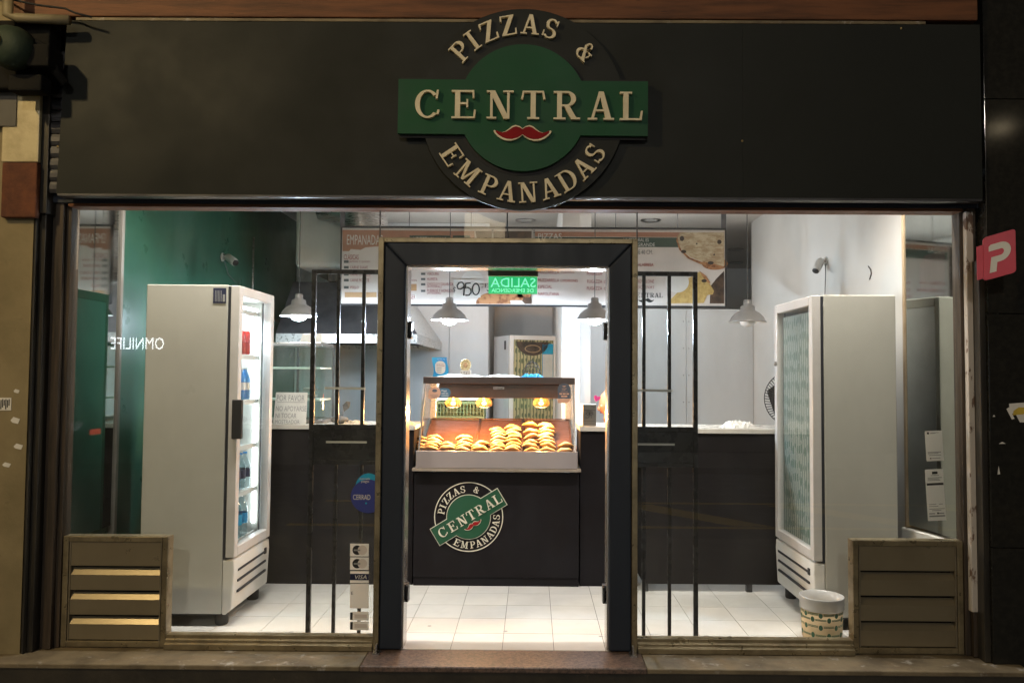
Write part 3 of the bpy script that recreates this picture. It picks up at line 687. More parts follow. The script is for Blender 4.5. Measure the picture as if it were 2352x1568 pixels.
def logo(root, cx, cz, s, rot, Yf, big):
    ca, sa = math.cos(rot), math.sin(rot)
    def P(x, y): return (cx+(x*ca-y*sa)*s, cz+(x*sa+y*ca)*s)
    lm = m_['letter_cream'] if big else m_['logo_cream']
    dsc = [(238*math.cos(2*math.pi*k/96), 238*math.sin(2*math.pi*k/96)) for k in range(96)]
    if big:
        mesh('backing_disc', MB().prism([P(*p) for p in dsc], Yf-.028, Yf-.001), m_['fascia_black'], root, bevel=.002)
        mesh('plate_edge', MB().prism([P(*p) for p in green_shape(1, 157, 286, 71)], Yf-.031, Yf-.0282), m_['rubber'], root)
        mesh('emblem_plate', MB().prism([P(*p) for p in green_shape(1, 149, 290, 64)], Yf-.055, Yf-.0312), m_['sign_green'], root, bevel=.002)
        yl, yt, th = Yf-.0552, Yf-.028, .022
    else:
        inn = [(232*math.cos(-2*math.pi*k/96), 232*math.sin(-2*math.pi*k/96)) for k in range(96)]
        mesh('ring_line', MB().prism([P(*p) for p in dsc], Yf-.006, Yf-.0005, holes=[[P(*p) for p in inn]]), lm, root)
        mesh('plate_edge', MB().prism([P(*p) for p in green_shape(1, 149, 268, 63, 5)], Yf-.008, Yf-.0062), lm, root)
        mesh('emblem_plate', MB().prism([P(*p) for p in green_shape(1, 149, 268, 63)], Yf-.014, Yf-.0082), m_['sign_green'], root)
        yl, yt, th = Yf-.0142, Yf-.001, .006
    H1 = 47
    for word, sign_ in ((WORD1, 1), (WORD2, -1)):
        for ch, ang in word:
            a = R(ang); rad = 198 if big else 192
            hh = H1*(.92 if ch == '&' else 1.0)
            if sign_ > 0: ox, oy, th_ = rad*math.sin(a), rad*math.cos(a), -a
            else: ox, oy, th_ = rad*math.sin(a), -rad*math.cos(a), a
            c_, s2 = math.cos(th_), math.sin(th_)
            def fn(u, v, ox=ox, oy=oy, c_=c_, s2=s2, hh=hh):
                u, v = u*hh, (v-.5)*hh
                return P(ox+u*c_-v*s2, oy+u*s2+v*c_)
            mb = MB(); glyph(mb, ch, fn, yt-th, yt); mesh('letter', mb, lm, root)
    for ch, ox in zip('CENTRAL', CENTRAL_X):
        def fn(u, v, ox=ox): return P(ox*(1 if big else .93)+u*66, 3+(v-.5)*66)
        mb = MB(); glyph(mb, ch, fn, yl-th, yl); mesh('letter', mb, lm, root)
    def mo(q): return [P(x, y-61) for x, y in q]
    mu = mesh('moustache', MB().prism(mo(moustache(67)), yl-th*.8, yl), lm, root)
    mesh('red_face', MB().prism(mo(moustache(67, 1)), yl-th*.8-.0015, yl-th*.8-.0001), m_['sign_red'], mu)
cx, cz = W(1201, 250, YF-.04)
rs = thing('round_sign', 'round green and black shop sign with raised cream letters reading CENTRAL', 'sign', (cx, YF-.04, cz))
logo(rs, cx, cz, PX(YF-.05), -R(.3), YF-.0065, True)

# red projecting flag sign
fx, fz = W(2290, 587, 4.28)
fg = thing('flag_sign', 'red projecting sign with a white letter P by the granite wall', 'sign', (fx, 4.3, fz))
def rr(x0, x1, z0, z1, r, n=5):
    o = []
    for cx_, cz_, a0 in ((x1-r, z1-r, 0), (x0+r, z1-r, 90), (x0+r, z0+r, 180), (x1-r, z0+r, 270)):
        for k in range(n+1): a = R(a0+90*k/n); o.append((cx_+r*math.cos(a), cz_+r*math.sin(a)))
    return o
A_ = R(-18)
def flagxf(v): return Vector((fx+(v.x*math.cos(A_)-v.y*math.sin(A_)), 4.26+(v.x*math.sin(A_)+v.y*math.cos(A_)), fz+v.z+v.x*.28))
k = PX(4.26)
mb = MB().prism(rr(-33*k, 33*k, -50*k, 50*k, 7*k), -.008, .008); mb.xf(flagxf); mesh('panel', mb, m_['red_flag'], fg, bevel=.002)
mb = MB(); lw = 10*k
st_ = [[(-20*k, 20*k), (-20*k, 36*k), (4*k, 36*k), (4*k, 20*k)]]
mb.prism([(-22*k, 14*k), (2*k, 14*k), (2*k, 29*k), (-18*k, 29*k), (-22*k, 25*k)], -.0105, -.0085)
mb.prism([(x*k+2*k, z*k+7*k) for x, z in ring(0, 0, 21, 22, 14, 14.5, -90, 90, 12)], -.0107, -.0085)
mb.prism([(2*k, -15*k), (2*k, -.5*k), (-17*k, -.5*k), (-21*k, -36*k), (-7*k, -36*k), (-5*k, -15*k)][::-1], -.0109, -.0085)
mb.xf(flagxf); mesh('letter', mb, m_['white_paint'], fg)
mb = MB().box(-46*k, -33.2*k, -.004, .004, -44*k, 34*k); mb.xf(flagxf); mesh('mounting_tab', mb, m_['red_flag'], fg)

# ================================================================== SIDE MIRRORS
lm_ = thing('side_mirror', 'tall mirror panel inside the left end of the window', 'mirror', (XL, 4.9, .6), 'mirrors at both ends of the window')
mesh('glass', MB().box(XL+.002, XL+.032, 4.665, 5.20, lz1-.05, ZC-.03), m_['mirror'], lm_)
mesh('edge_trim', MB().box(XL+.002, XL+.045, 5.202, 5.235, .0, ZC-.03), m_['trim_grey'], lm_, bevel=.003)
rm_ = thing('side_mirror', 'tall mirror panel inside the right end of the window behind pasted papers', 'mirror', (XR, 4.9, .6), 'mirrors at both ends of the window')
mesh('glass', MB().hexa([(XR-.004, 4.665, .62), (XR-.001, 4.665, .62), (XR-.001, 5.14, .62), (XR-.088, 5.14, .62)], [(XR-.004, 4.665, ZC-.03), (XR-.001, 4.665, ZC-.03), (XR-.001, 5.14, ZC-.03), (XR-.088, 5.14, ZC-.03)]), m_['mirror'], rm_)
mesh('edge_trim', MB().box(XR-.098, XR-.002, 5.142, 5.168, .60, ZC-.03), m_['wood_trim'], rm_, bevel=.003)
mesh('base_board', MB().hexa([(XR-.03, 4.665, 0), (XR-.001, 4.665, 0), (XR-.001, 5.168, 0), (XR-.12, 5.168, 0)], [(XR-.03, 4.665, .598), (XR-.001, 4.665, .598), (XR-.001, 5.168, .598), (XR-.12, 5.168, .598)]), m_['white_paint'], rm_, bevel=.003)
# papers pasted inside the right window corner
def notice(label, px0, py0, px1, py1, rows, tilt):
    Yp = YG+.022
    x0, x1, z0, z1 = RECT(px0, py0, px1, py1, Yp); t = thing('notice_paper', label, 'notice', ((x0+x1)/2, Yp, (z0+z1)/2), 'paper notices on the right window')
    cx_, cz_ = (x0+x1)/2, (z0+z1)/2; c_, s2 = math.cos(tilt), math.sin(tilt)
    def f(v): return Vector((cx_+(v.x-cx_)*c_-(v.z-cz_)*s2, v.y, cz_+(v.x-cx_)*s2+(v.z-cz_)*c_))
    mb = MB().box(x0, x1, Yp, Yp+.0008, z0, z1); mb.xf(f); mesh('sheet', mb, m_['thin_paper'], t)
    mb = MB(); h = z1-z0; w_ = x1-x0
    for (u0, u1, v, hh, mi) in rows: mb.box(x0+w_*u0, x0+w_*u1, Yp-.0012, Yp-.0004, z0+h*(v-hh/2), z0+h*(v+hh/2), mi)
    mb.xf(f); mesh('print', mb, [m_['print_gray'], m_['print_black']], t)
notice('smaller paper notice pasted inside the right window, above the longer one', 2126, 989, 2166, 1058,
       [(.12, .24, .93, .07, 1), (.3, .8, .94, .018, 0), (.3, .6, .915, .018, 0), (.1, .85, .29, .025, 0), (.1, .7, .25, .02, 0), (.15, .85, .19, .02, 0), (.2, .28, .09, .04, 1), (.32, .8, .09, .02, 0)], R(3))
notice('longer paper notice with a black bar low in the right window', 2128, 1077, 2170, 1195,
       [(.38, .68, .93, .05, 1), (.3, .75, .88, .012, 0), (.12, .9, .835, .012, 0), (.12, .75, .81, .012, 0), (.12, .8, .785, .012, 0), (.05, .97, .71, .045, 1), (.1, .5, .32, .012, 0), (.65, .85, .32, .012, 0), (.1, .6, .28, .012, 0), (.1, .95, .23, .012, 0), (.25, .75, .2, .012, 0), (.08, .4, .14, .02, 0), (.52, .6, .145, .035, 1), (.6, .9, .14, .02, 0), (.08, .95, .09, .03, 0)], R(3))
# ================================================================== INTERIOR
# counters
YC = 5.96
def counter(label, x0, x1, y0, zlow, ztop, legs=()):
    t = thing('counter', label, 'counter', ((x0+x1)/2, y0, 0), 'black shop counters')
    mesh('front_panel', MB().box(x0, x1, y0, y0+.03, zlow, ztop-.035), m_['counter_black'], t, bevel=.003)
    mesh('end_panel', MB().box(x0, x0+.03, y0+.031, y0+.5, zlow, ztop-.035), m_['counter_black'], t)
    mesh('end_panel', MB().box(x1-.03, x1, y0+.031, y0+.5, zlow, ztop-.035), m_['counter_black'], t)
    mesh('worktop', MB().box(x0-.005, x1+.005, y0-.015, y0+.52, ztop-.033, ztop), m_['counter_top'], t, bevel=.003)
    for x in legs: mesh('leg', MB().box(x-.02, x+.02, y0+.005, y0+.045, 0, zlow-.001), m_['gate_black'], t)
    return t
xw0, xw1 = WX(950, 1200, YC), WX(1330, 1200, YC)
ztop = 1.165
cl_ = counter('long black counter at the left behind the drinks cooler', XL+.02, xw0-.008, YC+.02, .0, ztop)
cr1 = counter('short black counter section under the cardboard tip box', xw1+.008, WX(1450, 1200, YC), YC+.02, .0, ztop)
cr2 = counter('black counter on short legs behind the right window', WX(1478, 1200, 5.85), XR-.03, 5.85, .055, ztop, (WX(1483, 1345, 5.85), WX(1722, 1345, 5.85), XR-.1))
zw0 = WZ(1140, 1075, YC-.02)
cm = thing('counter', 'low central black counter carrying the heated display and round logo', 'counter', ((xw0+xw1)/2, YC, 0), 'black shop counters')
mesh('front_panel', MB().box(xw0, xw1, YC, YC+.03, .06, zw0-.032), m_['counter_black'], cm, bevel=.003)
mesh('kick_board', MB().box(xw0+.002, xw1-.002, YC+.006, YC+.028, .0, .058), m_['counter_black'], cm)
for x in (xw0, xw1-.03): mesh('end_panel', MB().box(x, x+.03, YC+.031, YC+.8, 0, zw0-.032), m_['counter_black'], cm)
mesh('worktop', MB().box(xw0-.01, xw1+.01, YC-.05, YC+.82, zw0-.022, zw0), m_['counter_edge'], cm, bevel=.003)
lx, lz = W(1076.5, 1186, YC)
lg = thing('wall_logo', 'tilted round CENTRAL logo in green and cream on the black counter front', 'logo', (lx, YC, lz))
logo(lg, lx, lz, PX(YC)*.33, R(31.5), YC, False)

# heated display
Yb = YC-.045
hw = thing('heated_display', 'glass fronted heated display of empanadas on the central counter', 'display case', ((xw0+xw1)/2, Yb, zw0))
wx0, wx1, wz0, wz1 = RECT(955, 1036, 1327, 1073, Yb)
wz0 = zw0+.001
mesh('base', MB().prof([(Yb, wz0), (Yb+.010, wz1), (Yb+.030, wz1), (Yb+.034, wz1-.045), (Yb+.78, wz1-.045), (Yb+.78, wz0)], wx0, wx1), m_['warmer_base'], hw, bevel=.004)
Yt = 6.08
tx0_, tx1_, tz0, tz1 = RECT(972, 866, 1321, 882, Yt)
mesh('canopy', MB().box(tx0_, tx1_, Yt, Yt+.60, tz0, tz1), m_['warmer_brown'], hw, bevel=.004)
hx0, hx1, hz0_, hz1_ = RECT(1008, 883, 1285, 914, Yt+.03)
ho = mesh('lamp_housing', MB().box(hx0, hx1, Yt+.03, Yt+.26, hz0_, tz0-.001), m_['warmer_brown'], hw, bevel=.003)
x0, x1, z0, z1 = RECT(1133, 888, 1158, 894, Yt+.029)
mesh('badge', MB().box(x0, x1, Yt+.026, Yt+.0295, z0, z1), m_['steel'], ho)
mb = MB(); text(mb, 'maker', x0+.006, x1-.006, z0+.004, z1-.004, Yt+.0255); mesh('badge_print', mb, m_['print_black'], ho)
# posts, glass
yb1 = Yb+.02
for x, s_ in ((wx0+.012, 1), (wx1-.012, -1)):
    xt = tx0_+.01 if s_ > 0 else tx1_-.01
    mb = MB().hexa([(x, yb1, wz1), (x+s_*.012, yb1, wz1), (x+s_*.012, yb1+.018, wz1), (x, yb1+.018, wz1)] if s_ > 0 else [(x-.012, yb1, wz1), (x, yb1, wz1), (x, yb1+.018, wz1), (x-.012, yb1+.018, wz1)],
                   [(xt, Yt+.0, tz0), (xt+s_*.012, Yt, tz0), (xt+s_*.012, Yt+.018, tz0), (xt, Yt+.018, tz0)] if s_ > 0 else [(xt-.012, Yt, tz0), (xt, Yt, tz0), (xt, Yt+.018, tz0), (xt-.012, Yt+.018, tz0)])
    mesh('front_post', mb, m_['alu'], hw)
    mesh('rear_post', MB().box(x-.0 if s_ > 0 else x-.05, x+.05 if s_ > 0 else x, Yb+.70, Yb+.74, wz1-.044, tz0), m_['alu'], hw, bevel=.003)
    pts = [(yb1+.02, wz1), (Yb+.70, wz1), (Yb+.70, tz0), (Yt+.02, tz0)]
    mesh('side_glass', MB().prof(pts, x, x+s_*.005), m_['warmer_glass'], hw)
n_ = Vector((0, -(tz0-wz1), Yt-yb1)).normalized()
e = .005
mesh('front_glass', MB().hexa([(wx0+.026, yb1+.002, wz1+.002), (wx1-.026, yb1+.002, wz1+.002), (wx1-.026, yb1+.008, wz1+.002), (wx0+.026, yb1+.008, wz1+.002)],
                              [(tx0_+.024, Yt+.002, tz0-.002), (tx1_-.024, Yt+.002, tz0-.002), (tx1_-.024, Yt+.008, tz0-.002), (tx0_+.024, Yt+.008, tz0-.002)]), m_['warmer_glass'], hw)
# trays on the slope
def tray_z(y): return wz1-.042+(y-(Yb+.05))*.37
ty_0, ty_1 = Yb+.05, Yb+.66
divs = [wx0+.03, WX(1096, 1000, 6.2), WX(1199, 1000, 6.2), wx1-.03]
for a, b_ in zip(divs, divs[1:]):
    t = mesh('tray', MB().hexa([(a+.004, ty_0, tray_z(ty_0)), (b_-.004, ty_0, tray_z(ty_0)), (b_-.004, ty_1, tray_z(ty_1)), (a+.004, ty_1, tray_z(ty_1))],
                               [(a+.004, ty_0, tray_z(ty_0)+.006), (b_-.004, ty_0, tray_z(ty_0)+.006), (b_-.004, ty_1, tray_z(ty_1)+.006), (a+.004, ty_1, tray_z(ty_1)+.006)]), m_['tray'], hw)
    for (p, q) in (((a+.004, ty_0), (a+.004, ty_1)), ((b_-.004, ty_0), (b_-.004, ty_1)), ((a+.004, ty_1), (b_-.004, ty_1)), ((a+.004, ty_0), (b_-.004, ty_0))):
        mesh('tray_rim', MB().tube([(p[0], p[1], tray_z(p[1])+.014), (q[0], q[1], tray_z(q[1])+.014)], .006, 6), m_['tray'], t)
# heat lamps
for i, (px, lab) in enumerate(((1041, 'left'), (1112, 'middle'), (1243, 'right'))):
    x, z = W(px, 922, Yt+.075)
    t = thing('heat_lamp', 'glowing amber heat bulb at the %s under the display canopy' % lab, 'heat lamp', (x, Yt+.075, z), 'heat lamps in the display')
    b_ = mesh('bulb', MB().lathe([(.016, .065), (.022, .045), (.050, .018), (.064, -.008), (.058, -.032), (.03, -.044), (.0005, -.047)], (x, Yt+.075, z), 20), m_['heat_glass'], t)
    mesh('filament', MB().ball((x, Yt+.075, z-.012), .020, .020, .016, 10, 8), m_['heat_glow'], b_)
    mesh('socket', MB().lathe([(.022, .06), (.022, .10)], (x, Yt+.075, z), 14), m_['steel'], t)
    ld = bpy.data.lights.new('heat_light', 'POINT'); ld.energy = P_HEAT; ld.color = (1, .52, .18); ld.shadow_soft_size = .03
    lo = bpy.data.objects.new('heat_light', ld); COL.objects.link(lo); lo.parent = t; lo.location = (0, 0, -.08)

# empanadas, each one a thing
def empanada_mesh(seed):
    r_ = random.Random(seed); mb = MB()
    kx = r_.uniform(-.12, .12); fat = r_.uniform(.9, 1.1)
    def fn(p, q):
        u = p.x; t = 1-.42*abs(u)**2.5
        x = .064*u; y = .038*p.y*t*fat; z = .0225*p.z*t
        if p.z < 0: z *= .72
        z -= .012*u*u
        rim = max(0, 1-abs(p.z)*3.2)
        y += rim*(.0022+.0008*math.sin(u*24))*(-1 if p.y < 0 else .2)*(1-abs(u)**4)
        z += .003*math.sin(u*5+seed)*(1-u*u)+kx*.02*u
        return Vector((x, y, z))
    mb.ball((0, 0, 0), 1, n=30, m=14, fn=fn); return mb
EM = []
for sd in range(5):
    o = mesh('_e', empanada_mesh(sd), m_['pastry'] if sd % 2 else m_['pastry_pale']); EM.append(o.data); bpy.data.objects.remove(o)
STK = [('leftmost full stack in the left tray', [(265, 290, 230), (245, 325, 235), (220, 370, 240), (200, 408, 235), (205, 448, 220)], 0),
       ('stack by the left glass', [(78, 300, 160), (72, 350, 160), (70, 400, 150), (76, 440, 150)], 0),
       ('low stack second from the left', [(450, 385, 220), (430, 432, 235)], 1),
       ('bright stack in the left tray', [(670, 290, 235), (675, 340, 235), (665, 378, 235), (668, 415, 235), (650, 455, 205)], 0),
       ('low stack crossing the first divider', [(910, 375, 235), (890, 418, 230), (900, 455, 250)], 0),
       ('golden stack in the middle tray', [(1140, 178, 215), (1150, 215, 215), (1152, 258, 215), (1155, 302, 230), (1162, 345, 215), (1160, 382, 215), (1150, 420, 220), (1135, 468, 200)], 1),
       ('pale stack beside the second divider', [(1350, 142, 215), (1360, 185, 215), (1362, 232, 220), (1368, 280, 220), (1365, 335, 225), (1360, 382, 225), (1350, 426, 230), (1345, 458, 230)], 0),
       ('tallest stack in the right tray', [(1600, 108, 220), (1610, 200, 225), (1610, 270, 205), (1605, 350, 210), (1600, 400, 225), (1620, 470, 215)], 0),
       ('second stack of the right tray', [(1820, 118, 225), (1835, 160, 235), (1838, 205, 235), (1815, 255, 240), (1820, 305, 235), (1840, 355, 235), (1850, 400, 230), (1845, 462, 225)], 0),
       ('low stack at the right glass', [(2100, 395, 225), (2080, 468, 220)], 0)]
ORD = ['top', 'second from the top', 'third from the top', 'fourth from the top', 'fifth from the top', 'sixth from the top', 'seventh from the top', 'lowest']
for si, (nm, items, kind) in enumerate(STK):
    for i, (zx, zy, wd_) in enumerate(items):
        px, py = (1040+zx/5.6)/1.08844, (1040+zy/5.6)/1.08844
        Ye = 6.03+max(0, (478-zy))/350*.26
        x, z = W(px, py, Ye)
        z = max(z, tray_z(Ye)+.020)
        o = bpy.data.objects.new('empanada', EM[(si*3+i*2+kind) % 5]); COL.objects.link(o)
        sc_ = wd_/5.6/1.08844*PX(Ye)/.128
        o.location = (x, Ye, z-.004); o.scale = (sc_*1.06, sc_*1.02, sc_*1.0)
        o.rotation_euler = (R(-14+rnd.uniform(-8, 8)), R(rnd.uniform(-9, 9)), R(rnd.uniform(-16, 16)))
        pos = 'lowest' if i == len(items)-1 else ORD[i]
        tag(o, 'baked empanada, %s of the %s' % (pos, nm), 'empanada', 'empanadas in the heated display')
# stickers on the display glass
def glass_y(z): return yb1+(Yt-yb1)*(z-wz1)/(tz0-wz1)
def lean(v): return Vector((v.x, v.y+glass_y(v.z), v.z))
t = thing('payment_sticker', 'peach and blue payment sticker at the left of the display glass', 'sticker', (0, 6.2, 1.4))
Ys = 6.05; x, z = W(998, 902, Ys); k = PX(Ys)
mb = MB().prism([(x+14*k*math.cos(R(a)), z+14*k*math.sin(R(a))) for a in range(-90, 181, 15)]+[(x-14*k, z-13*k)], -.004, -.003); mb.xf(lean); mesh('round_face', mb, m_['peach_sticker'], t)
mb = MB().prism(rr(x+4*k, x+37*k, z-11*k, z+11*k, 10.5*k), -.0029, -.0022); mb.xf(lean); mesh('blue_tag', mb, m_['teal_sticker'], t)
mb = MB(); text(mb, 'Pagá', x+16*k, x+28*k, z+2*k, z+7*k, -.0034); text(mb, 'con tu', x+16*k, x+31*k, z-3*k, z+1*k, -.0034); text(mb, 'celular', x+16*k, x+33*k, z-8*k, z-4*k, -.0034); mb.xf(lean); mesh('print', mb, m_['paper'], t)
mb = MB(); text(mb, 'mercado', x-10*k, x+9*k, z-7*k, z-3*k, -.0044); text(mb, 'pago', x-6*k, x+5*k, z-12*k, z-8*k, -.0044); mb.prism([(x+6*k*math.cos(R(a)), z+5*k+3.5*k*math.sin(R(a))) for a in range(0, 360, 24)], -.0046, -.0042); mb.xf(lean); mesh('print', mb, m_['slate_sticker'], t)
t = thing('payment_sticker', 'dark arched payment sticker at the right of the display glass', 'sticker', (.3, 6.2, 1.4))
Ys = 6.05; x, z = W(1296, 901, Ys); k = PX(Ys)
mb = MB().prism([(x-15*k, z-14*k), (x+15*k, z-14*k), (x+15*k, z+7*k)]+[(x+15*k*math.cos(R(a)), z+7*k+14*k*math.sin(R(a))) for a in range(15, 180, 15)]+[(x-15*k, z+7*k)], -.004, -.003); mb.xf(lean); mesh('arched_face', mb, m_['slate_sticker'], t)
mb = MB().prism([(x-15*k, z-24*k), (x+7*k, z-24*k), (x+15*k, z-16*k), (x+15*k, z-14.3*k), (x-15*k, z-14.3*k)], -.004, -.003)
mb.prism([(x-5*k, z+15*k), (x+5*k, z+15*k), (x, z+12*k)][::-1], -.005, -.0042); text(mb, 'mercado', x-6*k, x+6*k, z+8*k, z+10.5*k, -.0046); text(mb, 'pago', x-4*k, x+4*k, z+5*k, z+7.5*k, -.0046)
text(mb, 'ACEPTAMOS', x-8*k, x+8*k, z+1*k, z+3*k, -.0046)
for (a, b2_) in ((-11, -5), (-3.5, 3.5), (5, 11)): mb.prism(bar(x+a*k, x+b2_*k, z-5*k, z-1.5*k), -.005, -.0042)
for (a, b2_) in ((-7, -1), (0, 7)): mb.prism(bar(x+a*k, x+b2_*k, z-10.5*k, z-7*k), -.005, -.0042)
mb.xf(lean); mesh('print', mb, m_['peach_sticker'], t)

# things on top of the display
tp = tz1+.001
Yc_ = Yt+.12
x0, x1, z0, z1 = RECT(994, 820, 1028, 863, Yc_)
t = thing('card_stand', 'curved blue payment card stand on top of the heated display', 'card', ((x0+x1)/2, Yc_, tp))
mb = MB(); zs = [tp+(z1-tp)*i/8 for i in range(9)]
for i in range(8):
    f = lambda q: .008*math.sin(q*math.pi*1.6)
    a, b_ = i/8, (i+1)/8
    mb.hexa([(x0+f(a), Yc_, zs[i]), (x1+f(a), Yc_, zs[i]), (x1+f(a), Yc_+.003, zs[i]), (x0+f(a), Yc_+.003, zs[i])], [(x0+f(b_), Yc_+.006*b_, zs[i+1]), (x1+f(b_), Yc_+.006*b_, zs[i+1]), (x1+f(b_), Yc_+.006*b_+.003, zs[i+1]), (x0+f(b_), Yc_+.006*b_+.003, zs[i+1])])
mesh('board', mb, m_['sky_blue'], t)
w_ = x1-x0; h_ = z1-tp
mesh('white_panel', MB().prism(rr(x0+.16*w_, x0+.86*w_, tp+.14*h_, tp+.80*h_, .3*w_), Yc_-.0035, Yc_-.0025), m_['paper'], t)
mb = MB(); text(mb, 'PAGÁ CON', x0+.26*w_, x0+.76*w_, tp+.60*h_, tp+.66*h_, Yc_-.0042, 1); text(mb, 'TU CELULAR', x0+.26*w_, x0+.80*w_, tp+.52*h_, tp+.58*h_, Yc_-.0042, 1)
for v in (.42, .32, .22): mb.box(x0+.28*w_, x0+.6*w_, Yc_-.0045, Yc_-.004, tp+v*h_, tp+(v+.03)*h_, 0)
text(mb, 'mercado pago', x0+.3*w_, x0+.85*w_, tp+.86*h_, tp+.92*h_, Yc_-.0042, 2); mesh('print', mb, [m_['print_gray'], m_['menu_red'], m_['paper']], t)
x0, x1, z0, z1 = RECT(1057, 850, 1081, 863, Yc_)
t = thing('sunflower_figurine', 'small yellow sunflower figurine standing on a white lettered block', 'figurine', ((x0+x1)/2, Yc_, tp))
mesh('block', MB().box(x0, x1, Yc_, Yc_+.05, tp, z1), m_['paper'], t, bevel=.002)
mb = MB(); text(mb, "IUTA'U", x0+.006, x1-.006, tp+.014, z1-.010, Yc_-.0012); mesh('print', mb, m_['print_black'], t)
cx_, cz_ = W(1069, 838, Yc_); r_ = .040
mb = MB()
for k_ in range(13):
    a = 2*math.pi*k_/13; mb.ball((cx_+r_*.78*math.cos(a), Yc_+.02, cz_+r_*.92*math.sin(a)), .0125, .008, .0125, 8, 6)
mb.ball((cx_, Yc_+.02, cz_), r_*.80, .009, r_*.9, 14, 8); mesh('petals', mb, m_['flower'], t)
mesh('flower_centre', MB().ball((cx_, Yc_+.010, cz_), .018, .008, .02, 12, 8), m_['menu_tan'], t)
mesh('stem', MB().tube([(cx_, Yc_+.022, z1), (cx_, Yc_+.022, cz_-.02)], .005, 6), m_['print_green'], t)
for i, (a, b_, hh, lab) in enumerate(((1005, 1112, 5, 'crumpled white plastic wrap on the left of the display top'), (1115, 1195, 5, 'flat white wrapper on the middle of the display top'), (1196, 1250, 8, 'pale blue folded wrapper on the right of the display top'))):
    x0, x1 = WX(a, 862, Yt+.06), WX(b_, 862, Yt+.06); mb = MB(); n = 14; vs = []; fs = []
    for j in range(5):
        for q in range(n+1):
            e_ = min(q, n-q, 3)/3*min(j, 4-j, 1); vs.append((x0+(x1-x0)*q/n, Yt+.02+.2*j/4+rnd.uniform(-.01, .01), tp+.002+e_*hh*PX(6.4)*rnd.uniform(.45, 1.1)))
    for j in range(4):
        for q in range(n): fs.append((j*(n+1)+q, j*(n+1)+q+1, (j+1)*(n+1)+q+1, (j+1)*(n+1)+q))
    mb.add(vs, fs, 0, False); o = mesh('wrapper', mb, m_['paper'] if i < 2 else m_['sky_blue']); sm = o.modifiers.new('s', 'SOLIDIFY'); sm.thickness = .001
    tag(o, lab, 'wrapper')
# wire basket behind
bx, bz = W(1222, 861, 6.58)
t = thing('wire_basket', 'black wire dome basket on the back of the heated display top', 'basket', (bx, 6.58, tp))
mb = MB(); rb, hb = .075, .125
for k_ in range(12):
    a = 2*math.pi*k_/12; mb.tube([(bx+rb*math.cos(a)*math.cos(q), 6.58+rb*math.sin(a)*math.cos(q), tp+hb*math.sin(q)) for q in [i*math.pi/2/7 for i in range(8)]], .0022, 4)
for q in (0, .4, .75, 1.1): mb.tube([(bx+rb*math.cos(q)*math.cos(2*math.pi*i/20), 6.58+rb*math.cos(q)*math.sin(2*math.pi*i/20), tp+hb*math.sin(q)) for i in range(20)], .0022, 4, closed=True)
mesh('wires', mb, m_['wire_black'], t)
mesh('handle', MB().tube([(bx-.012, 6.58, tp+hb), (bx, 6.58, tp+hb+.02), (bx+.012, 6.58, tp+hb)], .003, 5), m_['wire_black'], t)

# ------------------------------------------------ menu board
YM = 7.0
bx0, bx1, bz0_, bz1_ = RECT(785, 526, 1665, 700, YM)
mbd = thing('menu_board', 'wide hanging menu board of empanadas and pizzas above the counter', 'menu board', ((bx0+bx1)/2, YM, bz0_))
xm = WX(1223, 612, YM)
for a, b_ in ((bx0, xm-.003), (xm+.003, bx1)): mesh('board_panel', MB().box(a, b_, YM, YM+.03, bz0_, bz1_), m_['menu_white'], mbd)
mb = MB().box(bx0-.012, bx1+.012, YM-.006, YM+.035, bz1_, bz1_+.018).box(bx0-.012, bx1+.012, YM-.006, YM+.035, bz0_-.015, bz0_).box(bx0-.014, bx0-.001, YM-.005, YM+.034, bz0_, bz1_).box(bx1+.001, bx1+.014, YM-.005, YM+.034, bz0_, bz1_)
mesh('frame', mb, m_['menu_frame'], mbd)
for px in (786, 1663): x = WX(px, 500, YM); mesh('hanger', MB().box(x-.02, x+.02, YM+.005, YM+.03, bz1_+.019, ZC), m_['dark_steel'], mbd)
def flat_px(mb, pts, lvl, mi=0):
    q = [W(px, py, YM) for px, py in pts]; y = YM-.0012-.0008*lvl
    a = sum(q[i][0]*q[(i+1) % len(q)][1]-q[(i+1) % len(q)][0]*q[i][1] for i in range(len(q)))
    mb.prism(q if a > 0 else q[::-1], y, y+.0005, mi)
mb = MB()
flat_px(mb, [(787, 528), (1090, 531), (1090, 560), (1000, 562), (940, 575), (905, 570), (868, 566), (840, 568), (828, 574), (806, 572), (802, 577), (787, 577)], 0)
flat_px(mb, [(1226, 532), (1600, 534), (1600, 545), (1226, 543)], 0)
mesh('print_brown', mb, m_['menu_brown'], mbd)
mb = MB(); flat_px(mb, [(1226, 544), (1572, 546), (1564, 568), (1226, 566)], 1); flat_px(mb, [(1040, 541), (1080, 541), (1080, 551), (1040, 551)], 1); flat_px(mb, [(940, 541), (1035, 541), (1030, 556), (945, 555)], 1)
mesh('print_dark_green', mb, m_['menu_green'], mbd)
mb = MB()
flat_px(mb, [(1092, 531), (1221, 531), (1221, 698), (1206, 698), (1150, 640), (1100, 575)], 1); flat_px(mb, [(1632, 657), (1645, 640), (1663, 622), (1663, 697), (1630, 697)], 1)
mesh('print_photo_dark', mb, m_['photo_dark'], mbd)
